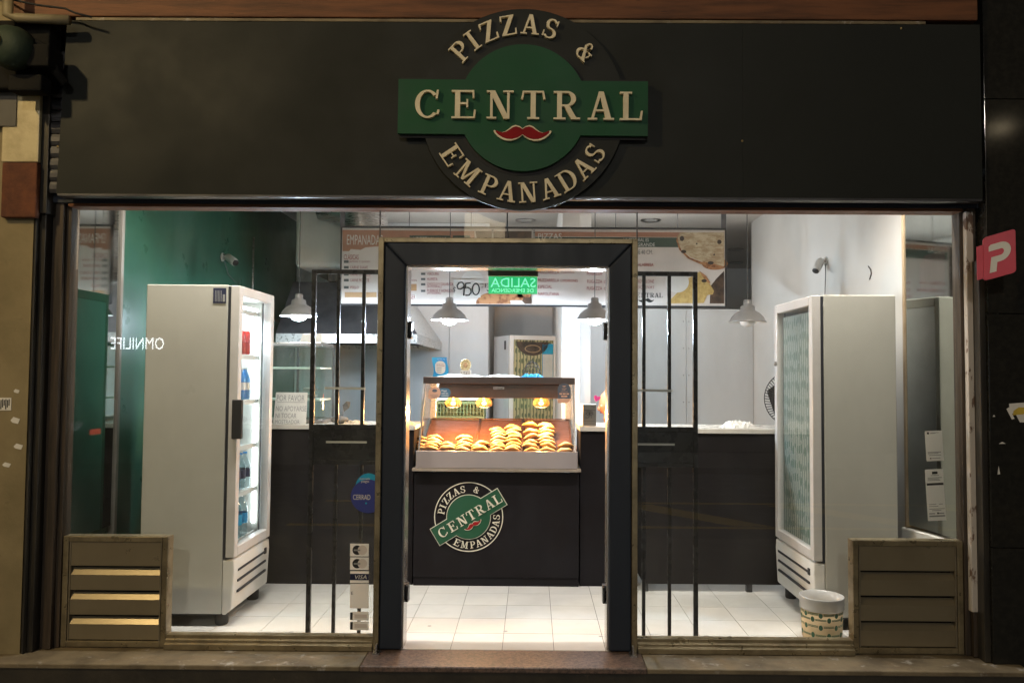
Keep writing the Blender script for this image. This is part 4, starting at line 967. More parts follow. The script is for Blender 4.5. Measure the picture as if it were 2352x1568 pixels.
# empanada photos
mb = MB()
def ell(cx_, cy_, rx_, ry_, a0=0, a1=360, n=24, rot=0):
    o = []
    for i in range(n+1):
        a = R(a0+(a1-a0)*i/n); x, y = rx_*math.cos(a), -ry_*math.sin(a); c, s = math.cos(R(rot)), math.sin(R(rot)); o.append((cx_+x*c-y*s, cy_+x*s+y*c))
    return o if a1-a0 < 359 else o[:-1]
flat_px(mb, ell(1133, 698, 40, 27, 0, 180), 3); flat_px(mb, ell(1176, 684, 26, 17, -20, 200), 2); flat_px(mb, ell(1204, 676, 16, 11, -40, 220), 2)
flat_px(mb, ell(1642, 606, 30, 14), 2)
mesh('print_crust', mb, m_['photo_crust'], mbd)
mb = MB()
flat_px(mb, [(1663, 534), (1663, 612), (1640, 606), (1610, 600), (1585, 590), (1566, 574), (1556, 556), (1556, 542), (1562, 534)], 3)
mesh('print_pizza', mb, m_['photo_pizza'], mbd)
mb = MB()
flat_px(mb, [(1556, 540), (1553, 552), (1560, 574), (1580, 594), (1606, 606), (1640, 615), (1660, 618), (1660, 612), (1640, 607), (1610, 601), (1585, 592), (1565, 574), (1557, 556)], 4)
flat_px(mb, [(1606, 622), (1622, 634), (1632, 650), (1626, 650), (1614, 636)], 4)
mesh('print_crust', mb, m_['photo_crust'], mbd)
mb = MB(); flat_px(mb, [(1606, 624), (1620, 636), (1640, 668), (1637, 676), (1624, 678), (1616, 696), (1530, 697), (1560, 668), (1580, 640)], 3); mesh('print_slice', mb, m_['photo_slice'], mbd)
mb = MB()
for q in ((1566, 548, 5, 6), (1652, 556, 5, 5), (1570, 578, 6, 4), (1632, 604, 7, 4), (1617, 645, 6, 4), (1600, 560, 2, 2), (1640, 585, 2, 2)): flat_px(mb, ell(*q), 5)
mesh('print_olive', mb, m_['photo_olive'], mbd)
mb = MB(); flat_px(mb, ell(1555, 648, 27, 24, n=36), 5); mesh('print_disc', mb, m_['white_paint'], mbd)
mb = MB(); flat_px(mb, ell(1085, 645, 26, 24, n=36), .4); mesh('print_disc', mb, m_['white_paint'], mbd)
# tan strips
mb = MB()
for (a, b_, c, d) in ((792, 1040-175, 671, 683), (935, 945, 622, 636), (935, 957, 652, 668)): flat_px(mb, [(a, d), (b_, d), (b_, c), (a, c)], 1)
mesh('print_strip', mb, m_['menu_tan'], mbd)
def mtext(mb, s, a, b_, yc, h, lvl=2, mi=0): ptext(mb, s, a, b_, yc, h, YM, mi, dy=.0012+.0008*lvl)
mb = MB()
mtext(mb, 'EMPANADAS', 797, 879, 551, 23); mtext(mb, 'PIZZAS', 1236, 1290, 543, 14, 3); mtext(mb, 'LA CENTRAL ES', 1432, 1490, 551, 8, 3); mtext(mb, 'LA MAS GRANDE', 1428, 1504, 562, 8, 3); mtext(mb, 'VEGETARIANAS', 950, 1025, 549, 8, 3)
mesh('lettering', mb, m_['paper'], mbd)
mb = MB()
for s, a, b_, yc, h in (('CLÁSICAS', 790, 824, 589, 15), ('JAMÓN Y QUESO', 802, 850, 601, 6.5), ('CARNE SUAVE', 804, 845, 614, 6.5), ('CARNE CUCHILLO', 804, 851, 630, 6.5), ('CARNE PICANTE', 804, 848, 643.5, 6.5), ('POLLO', 805, 824, 660, 6.5),
    ('CEBOLLA Y QUESO', 981, 1042, 616, 6.5), ('VERDURA', 981, 1008, 629, 6.5), ('HUMITA', 981, 1005, 641, 6.5), ('CHOCLO Y CALABAZA', 981, 1041, 652.5, 6.5), ('(INTEGRAL)', 981, 1014, 659, 6), ('PUERROS Y HONGOS', 981, 1040, 667.5, 6.5), ('(INTEGRAL)', 981, 1013, 674, 6), ('JAMÓN', 937, 957, 644, 6.5),
    ('MUZZARELLA', 1236, 1284, 625, 7.5), ('C/JAMÓN', 1288, 1318, 626, 6), ('MUZZARRELLA', 1236, 1284, 643.5, 7.5), ('C/MORRONES', 1287, 1327, 644.5, 6), ('ESPECIAL', 1236, 1268, 658.5, 7.5), ('NAPOLITANA', 1236, 1284, 675, 7.5),
    ('FUGAZZA', 1348, 1383, 628, 7.5), ('FUGAZZA', 1349, 1383, 646.5, 7.5), ('C/MUZZA', 1387, 1418, 647.5, 6), ('FUGAZZA', 1348, 1383, 662, 7.5), ('C/ MORRON', 1387, 1428, 663, 6),
    ('CALABRESA', 1460, 1501, 608, 7.5), ('CUATRO QUESOS', 1440, 1500, 627, 7.5), ('PROVOLONE', 1460, 1502, 646, 7.5), ('ROQUEFORT', 1460, 1503, 660.5, 7.5)):
    mtext(mb, s, a, b_, yc, h)
mesh('lettering', mb, m_['menu_red'], mbd)
mb = MB(); mtext(mb, 'DE 40 CM.', 1460, 1499, 579, 10)
for i, yc in enumerate((601, 614, 630, 643.5, 660)): q_ = MB(); flat_px(q_, [(790, yc-3), (801, yc-3), (801, yc+3), (790, yc+3)], 1); mesh('item_tag', q_, m_['menu_gray'], mbd)
for yc in (616, 629, 641, 653, 668): q_ = MB(); flat_px(q_, [(967, yc-2.5), (977, yc-2.5), (977, yc+2.5), (967, yc+2.5)], 1); mesh('item_tag', q_, m_['menu_gray'], mbd)
for (x_, ox, w_) in ((1140, 0, 76), (1486, 0, 76)):
    pass
mesh('lettering', mb, m_['menu_gray'], mbd)
def central_print(pcx, pcy, wpx):
    s = wpx/560*PX(YM); cx_, cz_ = W(pcx, pcy, YM); mb = MB()
    for ch, ox in zip('CENTRAL', CENTRAL_X): glyph(mb, ch, lambda u, v, ox=ox: (cx_+(ox+u*76)*s, cz_+(v-.5)*76*s), YM-.0030, YM-.0012)
    mb.prism([(cx_+x*s*1.2, cz_-85*s+y*s*1.2) for x, y in moustache(110)], YM-.0036, YM-.0012)
    mesh('lettering', mb, m_['print_black'], mbd)
central_print(1134, 656, 70); central_print(1484, 678, 76)
# loose papers on the board
x0, x1, z0, z1 = RECT(1042, 642, 1104, 683, YM-.012)
t = thing('price_paper', 'white paper with hand written price 950 taped on the menu board', 'price sign', ((x0+x1)/2, YM-.02, z0))
mb = MB().box(x0, x1, YM-.016, YM-.0145, z0, z1); mesh('sheet', mb, m_['paper'], t)
mb = MB()
def stroke(pts, r=.006): mb.tube([(W(px, py, YM-.018)[0], YM-.0175, W(px, py, YM-.018)[1]) for px, py in pts], r, 6)
stroke([(1066, 653), (1061, 648), (1054, 649), (1050, 656), (1052, 663), (1058, 664), (1064, 660), (1066, 654), (1066, 668), (1065, 679)])
stroke([(1081, 650), (1070, 651), (1069, 662), (1075, 660), (1081, 664), (1082, 672), (1077, 678), (1069, 678)]); stroke(ell(1093, 664, 8, 13, n=16)+[(1101, 664)])
stroke([(1047, 661), (1043, 660), (1041, 663), (1045, 666), (1045, 669), (1041, 669)], .0025); stroke([(1043, 657), (1043, 672)], .002)
mesh('handwriting', mb, m_['print_black'], t)
x0, x1, z0, z1 = RECT(926, 675, 956, 690, YM-.012)
t = thing('burger_paper', 'small white paper with red hand lettering on the menu board', 'paper sign', ((x0+x1)/2, YM-.02, z0))
mesh('sheet', MB().box(x0, x1, YM-.016, YM-.0145, z0, z1), m_['paper'], t)
mb = MB(); ptext(mb, 'BURGER', 912+16, 954, 682, 10, YM-.017); mesh('handwriting', mb, m_['menu_red'], t)

# exit sign
YE = 4.80
x0, x1, z0, z1 = RECT(1122, 635, 1234, 675, YE)
t = thing('exit_sign', 'green lit exit sign seen from behind, reading SALIDA in reverse', 'exit sign', ((x0+x1)/2, YE, z1))
mesh('plate', MB().box(x0, x1, YE, YE+.006, z0, z1), m_['exit_green'], t, bevel=.0015)
bx0_, bx1_, bz0x, bz1x = RECT(1121, 617, 1236, 634.5, YE)
mesh('housing', MB().box(bx0_, bx1_, YE-.02, YE+.03, bz0x, bz1x), m_['exit_body'], t, bevel=.004)
mesh('hanger_rod', MB().box(bx0_+.02, bx0_+.03, YE, YE+.01, bz1x, it+.25).box(bx1_-.03, bx1_-.02, YE, YE+.01, bz1x, it+.25), m_['steel'], t)
mb = MB(); v_, f_, _ = text_geo('SALIDA')
ptext(mb, 'SALIDA', 1127, 1230, 649, 21, YE, 0, True, .0012); mesh('lettering', mb, m_['exit_letter'], t)
mb = MB(); cu = 2.3
ptext(mb, 'DE EMERGENCIA', 1129, 1225, 667, 8.5, YE, 0, True, .0012); mesh('lettering', mb, m_['exit_letter'], t)
# pendants
YP = 6.40
PEND = [(686, 724, True, 'lit white pendant lamp at the far left in front of the green wall'), (1032, 733, True, 'lit pendant lamp hanging under the price paper'), (1366, 733, True, 'lit pendant lamp beside the right door jamb'), (1717, 738, False, 'unlit pendant lamp hanging by the right white wall')]
for px, py, lit, lab in PEND:
    x, z = W(px, py, YP); k = PX(YP)
    t = thing('pendant_lamp', lab, 'pendant lamp', (x, YP, z), 'pendant lamps above the counter')
    mesh('shade', MB().lathe([(9*k, 48*k), (9*k, 38*k), (16*k, 35*k), (17*k, 25*k), (26*k, 20*k), (36*k, 10*k), (40*k, 2*k), (43*k, -1*k), (42*k, -2.2*k)], (x, YP, z), 36, caps=False), m_['lamp_shade'], t)
    mesh('shade_lining', MB().lathe([(42*k, -2.0*k), (39*k, 1*k), (35*k, 9*k), (25*k, 18.5*k), (15.5*k, 24*k), (8*k, 30*k), (.2*k, 31*k)], (x, YP, z), 36, caps=False), m_['lamp_inner'], t)
    mesh('cap', MB().lathe([(.5*k, 51*k), (7*k, 50*k), (9*k, 47.8*k)], (x, YP, z), 20), m_['lamp_shade'], t)
    mesh('cord', MB().tube([(x, YP, z+50*k), (x, YP, ZC)], .0035, 6), m_['cable'], t)
    mesh('bulb', MB().lathe([(6*k, 24*k), (10*k, 14*k), (17*k, 3*k), (17.5*k, -4*k), (14*k, -9.5*k), (6*k, -12.5*k), (.1*k, -13*k)], (x, YP, z), 20), m_['bulb_lit'] if lit else m_['bulb_off'], t)
    if lit:
        ld = bpy.data.lights.new('pendant_light', 'POINT'); ld.energy = P_PEND; ld.color = (.72, .86, 1); ld.shadow_soft_size = .035
        lo = bpy.data.objects.new('pendant_light', ld); COL.objects.link(lo); lo.parent = t; lo.location = (0, 0, -.058)
# ceiling fluorescent battens behind the fascia, plus unseen kitchen tubes added to brighten the ceiling
for i, (x, y, ln, P_, lab) in enumerate(((-1.72, 4.80, 1.2, P_TUBE, 'ceiling tube light over the left window'), (1.72, 4.80, 1.2, P_TUBE, 'ceiling tube light over the right window'), (-.9, 7.75, .9, P_KITCHEN, 'added tube light hidden behind the menu board, hood side'), (1.1, 7.75, .9, P_KITCHEN, 'added tube light hidden behind the menu board, right counter side'))):
    t = thing('ceiling_light', lab, 'ceiling light', (x, y, ZC), 'fluorescent ceiling lights')
    hang = .001 if i < 2 else .64
    if i < 2: mesh('batten', MB().box(x-ln/2, x+ln/2, y-.04, y+.04, ZC-.04-hang, ZC-hang), m_['white_paint'], t)
    mesh('tube', MB().tube([(x-ln/2+.03, y, ZC-.06-hang), (x+ln/2-.03, y, ZC-.06-hang)], .014, 10), m_['tube_lit'], t)
    if i < 2:
        ld = bpy.data.lights.new('tube_light', 'AREA'); ld.shape = 'RECTANGLE'; ld.size = ln; ld.size_y = .05; ld.spread = R(135)
    else:
        for dx in (-.3, .3): mesh('hanger', MB().tube([(x+dx, y, ZC-hang-.06), (x+dx, y, ZC)], .004, 6), m_['cable'], t)
        ld = bpy.data.lights.new('tube_light', 'POINT'); ld.shadow_soft_size = .05
    ld.energy = P_; ld.color = (1, .92, .83) if i < 2 else (.95, .97, 1)
    lo = bpy.data.objects.new('tube_light', ld); COL.objects.link(lo); lo.parent = t; lo.location = (0, -.02 if i > 1 else 0, -.085-hang if i < 2 else .01-hang)
# downlights
for px, py, Y, lab in ((1207, 503, 9.0, 'round ceiling downlight above the middle of the menu board'), (1495, 502, 8.95, 'round ceiling downlight above the right half of the menu board'), (1690, 568, 11, 'round downlight in the back room, nearer one'), (1690, 597, 12.3, 'round downlight in the back room, farther one')):
    x = WX(px, py, Y); t = thing('downlight', lab, 'downlight', (x, Y, ZC), 'round ceiling downlights')
    mesh('ring', MB().lathe([(.075, -.004), (.11, -.012), (.115, 0)], (x, Y, ZC), 28, caps=False), m_['steel'], t)
    mesh('lens', MB().lathe([(.0005, -.006), (.075, -.005)], (x, Y, ZC), 24, caps=False), m_['bulb_off'], t)
# ================================================================== COOLERS
def cooler(name, label, loc, rot, w, d, h, zb_, lit, paper):
    """upright glass door cooler, built facing -Y and then turned; local origin at the middle of the front, floor"""
    t = thing(name, label, 'cooler', (0, 0, 0))
    x0, x1 = -w/2, w/2; td = .055; yd = 0; yb = td+.018
    mb = MB().box(x0, x0+.035, yb, d, zb_, h).box(x1-.035, x1, yb, d, zb_, h).box(x0+.035, x1-.035, yb, d, h-.06, h).box(x0+.035, x1-.035, yb, d, zb_, zb_+.30)
    mesh('cabinet', mb, m_['cooler_white'], t, bevel=.006, local=True)
    mesh('back_panel', MB().box(x0+.036, x1-.036, d-.03, d-.002, zb_+.301, h-.061), m_['cooler_inner'], t, local=True)
    mb = MB()
    for (a, b_, c, e_) in ((x0+.004, x0+.03, zb_+.33, h-.01), (x1-.03, x1-.004, zb_+.33, h-.01), (x0+.03, x1-.03, h-.04, h-.01), (x0+.03, x1-.03, zb_+.33, zb_+.36)): mb.box(a, b_, td+.001, yb-.001, c, e_)
    mesh('gasket', mb, m_['dark_gap'], t, local=True)
    dz0, dz1 = zb_+.34, h-.004
    f = .06
    dr_ = mesh('door', MB().box(x0, x0+f, 0, td, dz0, dz1).box(x1-f, x1, 0, td, dz0, dz1).box(x0+f, x1-f, 0, td, dz1-f, dz1).box(x0+f, x1-f, 0, td, dz0, dz0+f), m_['cooler_door'], t, bevel=.005, local=True)
    mesh('glass', MB().box(x0+f, x1-f, .02, .028, dz0+f, dz1-f), m_['cooler_glass'], dr_, local=True)
    # grille with three slots
    gm = MB()
    gz0, gz1 = zb_-.005, zb_+.325
    n = 4; gh = (gz1-gz0)
    mesh('lower_grille', MB().prof([(.012, gz0+.03), (0, gz1-.06), (.004, gz1), (yb-.002, gz1), (yb-.002, gz0), (.05, gz0)], x0+.002, x1-.002), m_['white_paint'], t, bevel=.008, local=True)
    for k in range(3):
        z = gz0+.12+k*.065
        mesh('slot', MB().hexa([(x0+.07, -.004, z), (x1-.08, -.004, z+.004), (x1-.08, .01, z+.004), (x0+.07, .01, z)], [(x0+.07, -.004, z+.014), (x1-.08, -.004, z+.018), (x1-.08, .01, z+.018), (x0+.07, .01, z+.014)]), m_['dark_gap'], t, local=True)
    sx = x1-.11 if rot > 0 else x1-.10
    mesh('switch', MB().box(sx, sx+.035, -.006, .01, gz1-.085, gz1-.045), m_['print_black'], t, bevel=.002, local=True)
    for x in (x0+.06, x1-.06):
        for y in (.09, d-.06): mesh('foot', MB().lathe([(.035, .0), (.04, .01), (.04, zb_-.015), (.03, zb_-.001)], (x, y, 0), 14), m_['rubber'], t, local=True)
    mesh('base_plate', MB().box(x0+.02, x1-.02, yb+.02, d-.02, zb_-.012, zb_-.001), m_['rubber'], t, local=True)
    if rot > 0:
        mesh('handle', MB().box(x0-.012, x0+.02, -.03, -.001, 1.14, 1.38).box(x0-.014, x0-.001, -.03, .03, 1.14, 1.38), m_['rubber'], dr_, bevel=.004, local=True)
        mesh('sticker', MB().box(x0-.0022, x0-.0008, yb+.012, yb+.092, h-.115, h-.02), m_['navy_label'], t, local=True)
        mb = MB()
        for k in range(5): mb.box(x0-.0034, x0-.0024, yb+.040+.009*k, yb+.043+.009*k, h-.105, h-.035)
        mb.box(x0-.0034, x0-.0024, yb+.018, yb+.032, h-.105, h-.06)
        mesh('sticker_print', mb, m_['print_gray'], t, local=True)
    else:
        mesh('lock', MB().lathe([(.018, 0), (.016, .012), (.001, .014)], (0, 0, 0), 16).xf(lambda v: Vector((x0+.04+v.x, -v.z, h-.42+v.y))), m_['steel'], dr_, local=True)
    shelves = [zb_+.36+i*.30 for i in range(6)]
    if paper:
        o = mesh('paper_lining', MB().box(x0+f-.01, x1-f+.01, .045, .047, dz0+f-.02, dz1-f-.03), m_['leaf_paper'], t, local=True)
    else:
        for z in shelves:
            s_ = mesh('shelf', MB().box(x0+.037, x1-.037, yb+.02, yb+.032, z, z+.03).tube([(x0+.037, yb+.2, z+.01), (x1-.037, yb+.2, z+.01)], .004, 5).tube([(x0+.037, d-.08, z+.01), (x1-.037, d-.08, z+.01)], .004, 5), m_['white_paint'], t, local=True)
            mb = MB()
            for k in range(13):
                x = x0+.06+k*(w-.12)/12; mb.tube([(x, yb+.03, z+.014), (x, d-.06, z+.014)], .003, 4)
            mesh('wires', mb, m_['white_paint'], s_, local=True)
    if lit:
        mesh('light_tube', MB().tube([(x0+.06, yb+.03, dz1-.11), (x1-.06, yb+.03, dz1-.11)], .013, 8), m_['cooler_tube'], t, local=True)
        mesh('light_tube', MB().tube([(x1-.05, yb+.03, dz0+.1), (x1-.05, yb+.03, dz1-.15)], .010, 8), m_['cooler_tube'], t, local=True)
        ld = bpy.data.lights.new('cooler_light', 'AREA'); ld.shape = 'RECTANGLE'; ld.size = w-.14; ld.size_y = .06; ld.energy = P_COOL; ld.color = (.72, .89, 1)
        lo = bpy.data.objects.new('cooler_light', ld); COL.objects.link(lo); lo.parent = t; lo.location = (0, yb+.10, dz1-.135); lo.rotation_euler = (R(14), 0, 0)
    t.location = loc; t.rotation_euler = (0, 0, rot)
    return t, shelves
cw, cdp, chh = .67, .58, 2.09
Ln = Vector((-1.815, 4.97+cw/2, 0))
coolL, shL = cooler('drinks_cooler', 'tall lit drinks cooler with glass door and black handle at the left', Ln, R(90), cw, cdp, chh, .075, True, False)
Rn = Vector((1.735, 5.0+.39, 0))
coolR, _ = cooler('papered_cooler', 'tall switched off cooler with leaf patterned paper behind its glass at the right', Rn, R(-90), .78, .52, 2.055, .075, False, True)
def in_cooler(u, v): return (Ln.x-v, Ln.y+u)      # u along the door, v depth behind the front
def bottle(kind, u, v, z, hgt, r, cap, label, label_mat, cat='bottle', group=None, lab=''):
    x, y = in_cooler(u, v); t = thing(kind, lab, cat, (x, y, z), group)
    if cat == 'can':
        mesh('body', MB().lathe([(r*.8, 0), (r, .008), (r, hgt-.012), (r*.82, hgt)], (x, y, z), 14), label_mat, t); mesh('lid', MB().lathe([(r*.8, 0), (r*.75, .003)], (x, y, z+hgt+.0005), 14), m_['steel'], t); return
    mesh('body', MB().lathe([(r*.85, 0), (r, .012), (r, hgt*.62), (r*.8, hgt*.74), (r*.36, hgt*.90), (r*.34, hgt*.95)], (x, y, z), 16), label, t)
    mesh('cap', MB().lathe([(r*.42, 0), (r*.42, hgt*.05)], (x, y, z+hgt*.951), 12), cap, t)
    mesh('label', MB().lathe([(r*1.02, 0), (r*1.02, hgt*.24)], (x, y, z+hgt*.30), 16, caps=False), label_mat, t)
ZS = [z+.034 for z in shL]
POS = ['nearest the handle', 'second from the handle', 'third from the handle', 'fourth from the handle', 'fifth from the handle']
for i in range(5): bottle('drink_can', -.22+i*.085, .12, ZS[4], .155, .030, None, None, m_['bottle_red'], 'can', 'red cans in the drinks cooler', 'tall red drink can on the upper shelf of the cooler, '+POS[i])
for i in range(5): bottle('drink_bottle', -.22+i*.085, .12, ZS[3], .21, .034, m_['white_paint'], m_['bottle_blue'], m_['white_paint'], 'bottle', 'blue bottles in the drinks cooler', 'blue bottle with white label on the middle shelf of the cooler, '+POS[i])
for i in range(4): bottle('milk_bottle', -.20+i*.11, .30, ZS[2], .20, .035, m_['white_paint'], m_['menu_white'], m_['sky_blue'], 'bottle', 'white bottles in the drinks cooler', 'white bottle with blue label behind the middle of the cooler, '+POS[i])
for i in range(4): bottle('water_bottle', -.06+i*.09, .14, ZS[1], .24, .036, m_['bottle_blue'], m_['bottle_clear'], m_['navy_label'], 'bottle', 'dark labelled bottles in the drinks cooler', 'clear bottle with dark label on the second shelf from the bottom, '+POS[i])
bottle('cola_bottle', -.20, .12, ZS[1]+.0, .235, .034, m_['bottle_blue'], m_['bottle_cola'], m_['bottle_blue'], 'bottle', None, 'single dark cola bottle with blue label low in the cooler')
bottle('green_bottle', -.21, .12, ZS[0], .27, .040, m_['bottle_green'], m_['bottle_clear'], m_['bottle_green'], 'bottle', None, 'clear bottle with green label on the bottom shelf of the cooler')
for i in range(3): bottle('water_bottle', -.10+i*.10, .12, ZS[0], .28, .042, m_['white_paint'], m_['bottle_clear'], m_['sky_blue'], 'bottle', 'water bottles in the drinks cooler', 'clear water bottle on the bottom shelf of the cooler, '+['beside the green labelled one', 'the middle one of three', 'farthest from the handle'][i])

# ================================================================== GATES
def gate(label, x0, x1, side):
    Yg = 4.735; z0, z1 = .035, 2.16
    t = thing('gate_leaf', label, 'gate', ((x0+x1)/2, Yg, z0), 'folded security gate leaves')
    s = .026
    for x in (x0, x1-s): mesh('stile', MB().box(x, x+s, Yg, Yg+s, z0, z1), m_['gate_black'], t, bevel=.002)
    zp0, zp1 = WZ(780, 1062, Yg), WZ(780, 980, Yg)
    mesh('rail', MB().box(x0+s, x1-s, Yg, Yg+s, z1-s, z1), m_['gate_black'], t, bevel=.002)
    for z in (zp0, zp1): mesh('rail', MB().box(x0+s, x1-s, Yg, Yg+s, z-s/2, z+s/2), m_['gate_black'], t, bevel=.002)
    n = 3
    for k in range(1, n):
        x = x0+(x1-x0-s)*k/n
        mesh('bar', MB().box(x, x+.020, Yg+.003, Yg+.023, zp1+s/2, z1-s), m_['gate_black'], t, bevel=.002)
        mesh('bar', MB().box(x, x+.020, Yg+.003, Yg+.023, z0, zp0-s/2), m_['gate_black'], t, bevel=.002)
    pa = mesh('middle_panel', MB().box(x0+s, x1-s, Yg+.010, Yg+.014, zp0+s/2, zp1-s/2), m_['gate_black'], t)
    zz = WZ(780, 1015, Yg)
    mesh('letter_slot', MB().box(x0+.10, x0+.34 if side < 0 else x0+.34, Yg+.006, Yg+.0095, zz-.006, zz+.006), m_['white_paint'], pa)
    zt_ = WZ(780, 891, Yg); mesh('pale_strip', MB().hexa([(x0+.09, Yg-.004, zt_-.006), (x0+.33, Yg-.004, zt_-.009), (x0+.33, Yg-.002, zt_-.009), (x0+.09, Yg-.002, zt_-.006)], [(x0+.09, Yg-.004, zt_+.006), (x0+.33, Yg-.004, zt_+.005), (x0+.33, Yg-.002, zt_+.005), (x0+.09, Yg-.002, zt_+.006)]), m_['white_paint'], t)  # narrow white strip across the bars
    return t
gl0, gl1 = WX(711, 900, 4.735), dl+.02
gate('black security gate leaf folded behind the left window beside the round blue sticker', gl0, gl0+.475, -1)
gr1 = WX(1603, 900, 4.735)
gate('black security gate leaf folded behind the right window', gr1-.475, gr1, 1)

# ================================================================== KITCHEN
hd = thing('cooking_hood', 'steel cooking hood with bright rim above the back of the kitchen', 'hood', (-1.5, 8, 1.8))
hxl, hxr, hy0, hy1 = -2.30, -1.03, 7.2, 9.15
hzb, hzr, hzt = 1.815, 1.90, 2.22
mb = MB()
mb.box(hxl, hxr, hy0, hy0+.03, hzb, hzr).box(hxl, hxr, hy1-.03, hy1, hzb, hzr).box(hxl, hxl+.03, hy0+.031, hy1-.031, hzb, hzr).box(hxr-.03, hxr, hy0+.031, hy1-.031, hzb, hzr)
mesh('rim', mb, m_['hood_bright'], hd, bevel=.004)
b4 = [(hxl, hy0, hzr+.001), (hxr, hy0, hzr+.001), (hxr, hy1, hzr+.001), (hxl, hy1, hzr+.001)]; t4 = [(hxl, 7.7, hzt+.2), (hxr-.36, 7.7, hzt+.2), (hxr-.36, 9.1, hzt+.2), (hxl, 9.1, hzt+.2)]
mesh('canopy', MB().add(b4+t4, [(0, 1, 5, 4), (3, 0, 4, 7), (4, 5, 6, 7)]), m_['dark_steel'], hd)
mesh('side_sheet', MB().add([b4[1], b4[2], t4[2], t4[1]], [(0, 1, 2, 3)]).add([(v[0]-.004, v[1], v[2]-.003) for v in (b4[1], b4[2], t4[2], t4[1])], [(3, 2, 1, 0)]), m_['hood_bright'], hd)
mesh('filter', MB().box(hxl+.035, hxr-.035, hy0+.04, hy1-.04, hzb+.05, hzb+.06), m_['rubber'], hd)
du = thing('extractor_duct', 'white boxed extractor duct with grey elbow above the hood', 'duct', (-1.8, 7.8, 2.5))
x0, x1, z0, z1 = RECT(677, 500, 830, 614, 7.6)
mesh('boxed_duct', MB().box(x0, x1-.12, 7.6, 8.9, z0, ZC-.002), m_['white_paint'], du, bevel=.05, seg=4)
mesh('elbow', MB().tube([(x1-.35, 7.5, 3.2), (x1-.1, 7.5, 3.16), (x1+.04, 7.5, 3.06), (x1+.06, 7.5, 2.86), (x1+.06, 7.5, 2.4)], .22, 18), m_['steel'], du)
tag(mesh('vent_box', MB().box(WX(752, 670, 7.72), WX(822, 670, 7.72), 7.75, 8.3, 2.43, 2.6).hexa([(WX(752, 670, 7.72), 7.74, 2.43), (WX(790, 670, 7.72), 7.74, 2.43), (WX(790, 670, 7.72), 8.2, 2.43), (WX(752, 670, 7.72), 8.2, 2.43)], [(WX(752, 670, 7.72), 7.74, 2.62), (WX(775, 670, 7.72), 7.74, 2.62), (WX(775, 670, 7.72), 8.2, 2.62), (WX(752, 670, 7.72), 8.2, 2.62)]), m_['dark_rail']), 'small dark box sitting on top of the cooking hood', 'box')

# glass display case on the left counter
Yk = 6.12
x0, x1, z0, z1 = RECT(600, 786, 744, 974, Yk)
z0 = ztop+.002
dc = thing('glass_case', 'glass shelf case with rounded corner standing on the left counter', 'display case', ((x0+x1)/2, Yk, z0))
mb = MB().box(x0, x1-.02, Yk, Yk+.36, z1-.03, z1).box(x0, x1, Yk, Yk+.36, z0, z0+.03); mesh('frame', mb, m_['steel'], dc, bevel=.004)
for py in (845, 918):
    z = WZ(690, py, Yk); mesh('shelf', MB().box(x0+.01, x1-.03, Yk+.006, Yk+.34, z-.008, z+.008), m_['white_paint'], dc, bevel=.003)
mesh('front_glass', MB().prof([(Yk+.001, z0+.031), (Yk-.004, z1-.031), (Yk+.001, z1-.031), (Yk+.005, z0+.031)], x0+.005, x1-.03), m_['case_glass'], dc)
cr_ = [(x1-.03+.03*math.sin(R(a)), Yk+.03-.03*math.cos(R(a))) for a in range(0, 91, 15)]+[(x1, Yk+.35)]
mb = MB()
for (p, q) in zip(cr_, cr_[1:]): mb.add([(p[0], p[1], z0+.031), (q[0], q[1], z0+.031), (q[0], q[1], z1-.031), (p[0], p[1], z1-.031)], [(0, 1, 2, 3)], 0, True)
mesh('corner_glass', mb, m_['case_glass'], dc)
mesh('back_panel', MB().box(x0+.005, x1-.01, Yk+.35, Yk+.356, z0+.031, z1-.031), m_['case_glass'], dc)
for x in (WX(672, 880, Yk+.2), x1-.012): mesh('post', MB().box(x-.008, x+.008, Yk+.33, Yk+.346, z0+.031, z1-.031), m_['dark_steel'], dc)
a, b_, c_, d_ = RECT(690, 766, 743, 787, Yk+.08)
t = tag(mesh('white_tub', MB().hexa([(a, Yk+.05, z1+.001), (b_, Yk+.05, z1+.001), (b_, Yk+.25, z1+.001), (a, Yk+.25, z1+.001)], [(a+.02, Yk+.06, d_), (b_-.01, Yk+.06, d_), (b_-.01, Yk+.24, d_), (a+.02, Yk+.24, d_)]), m_['white_paint'], bevel=.008), 'white tub turned over on top of the glass case', 'tub')
for i, (px, py, w_, h_, lab) in enumerate(((713, 898, 22, 8, 'lower'), (713, 884, 22, 6, 'upper'))):
    x, z = W(px, py, Yk+.2); tag(mesh('food_tray', MB().box(x-w_*PX(6.3)/2, x+w_*PX(6.3)/2, Yk+.12, Yk+.28, WZ(690, 918, Yk)+.010+i*.05, WZ(690, 918, Yk)+.04+i*.05), m_['steel'], bevel=.004), '%s small steel tray stacked on a shelf of the glass case' % lab, 'tray', 'steel trays in the glass case')
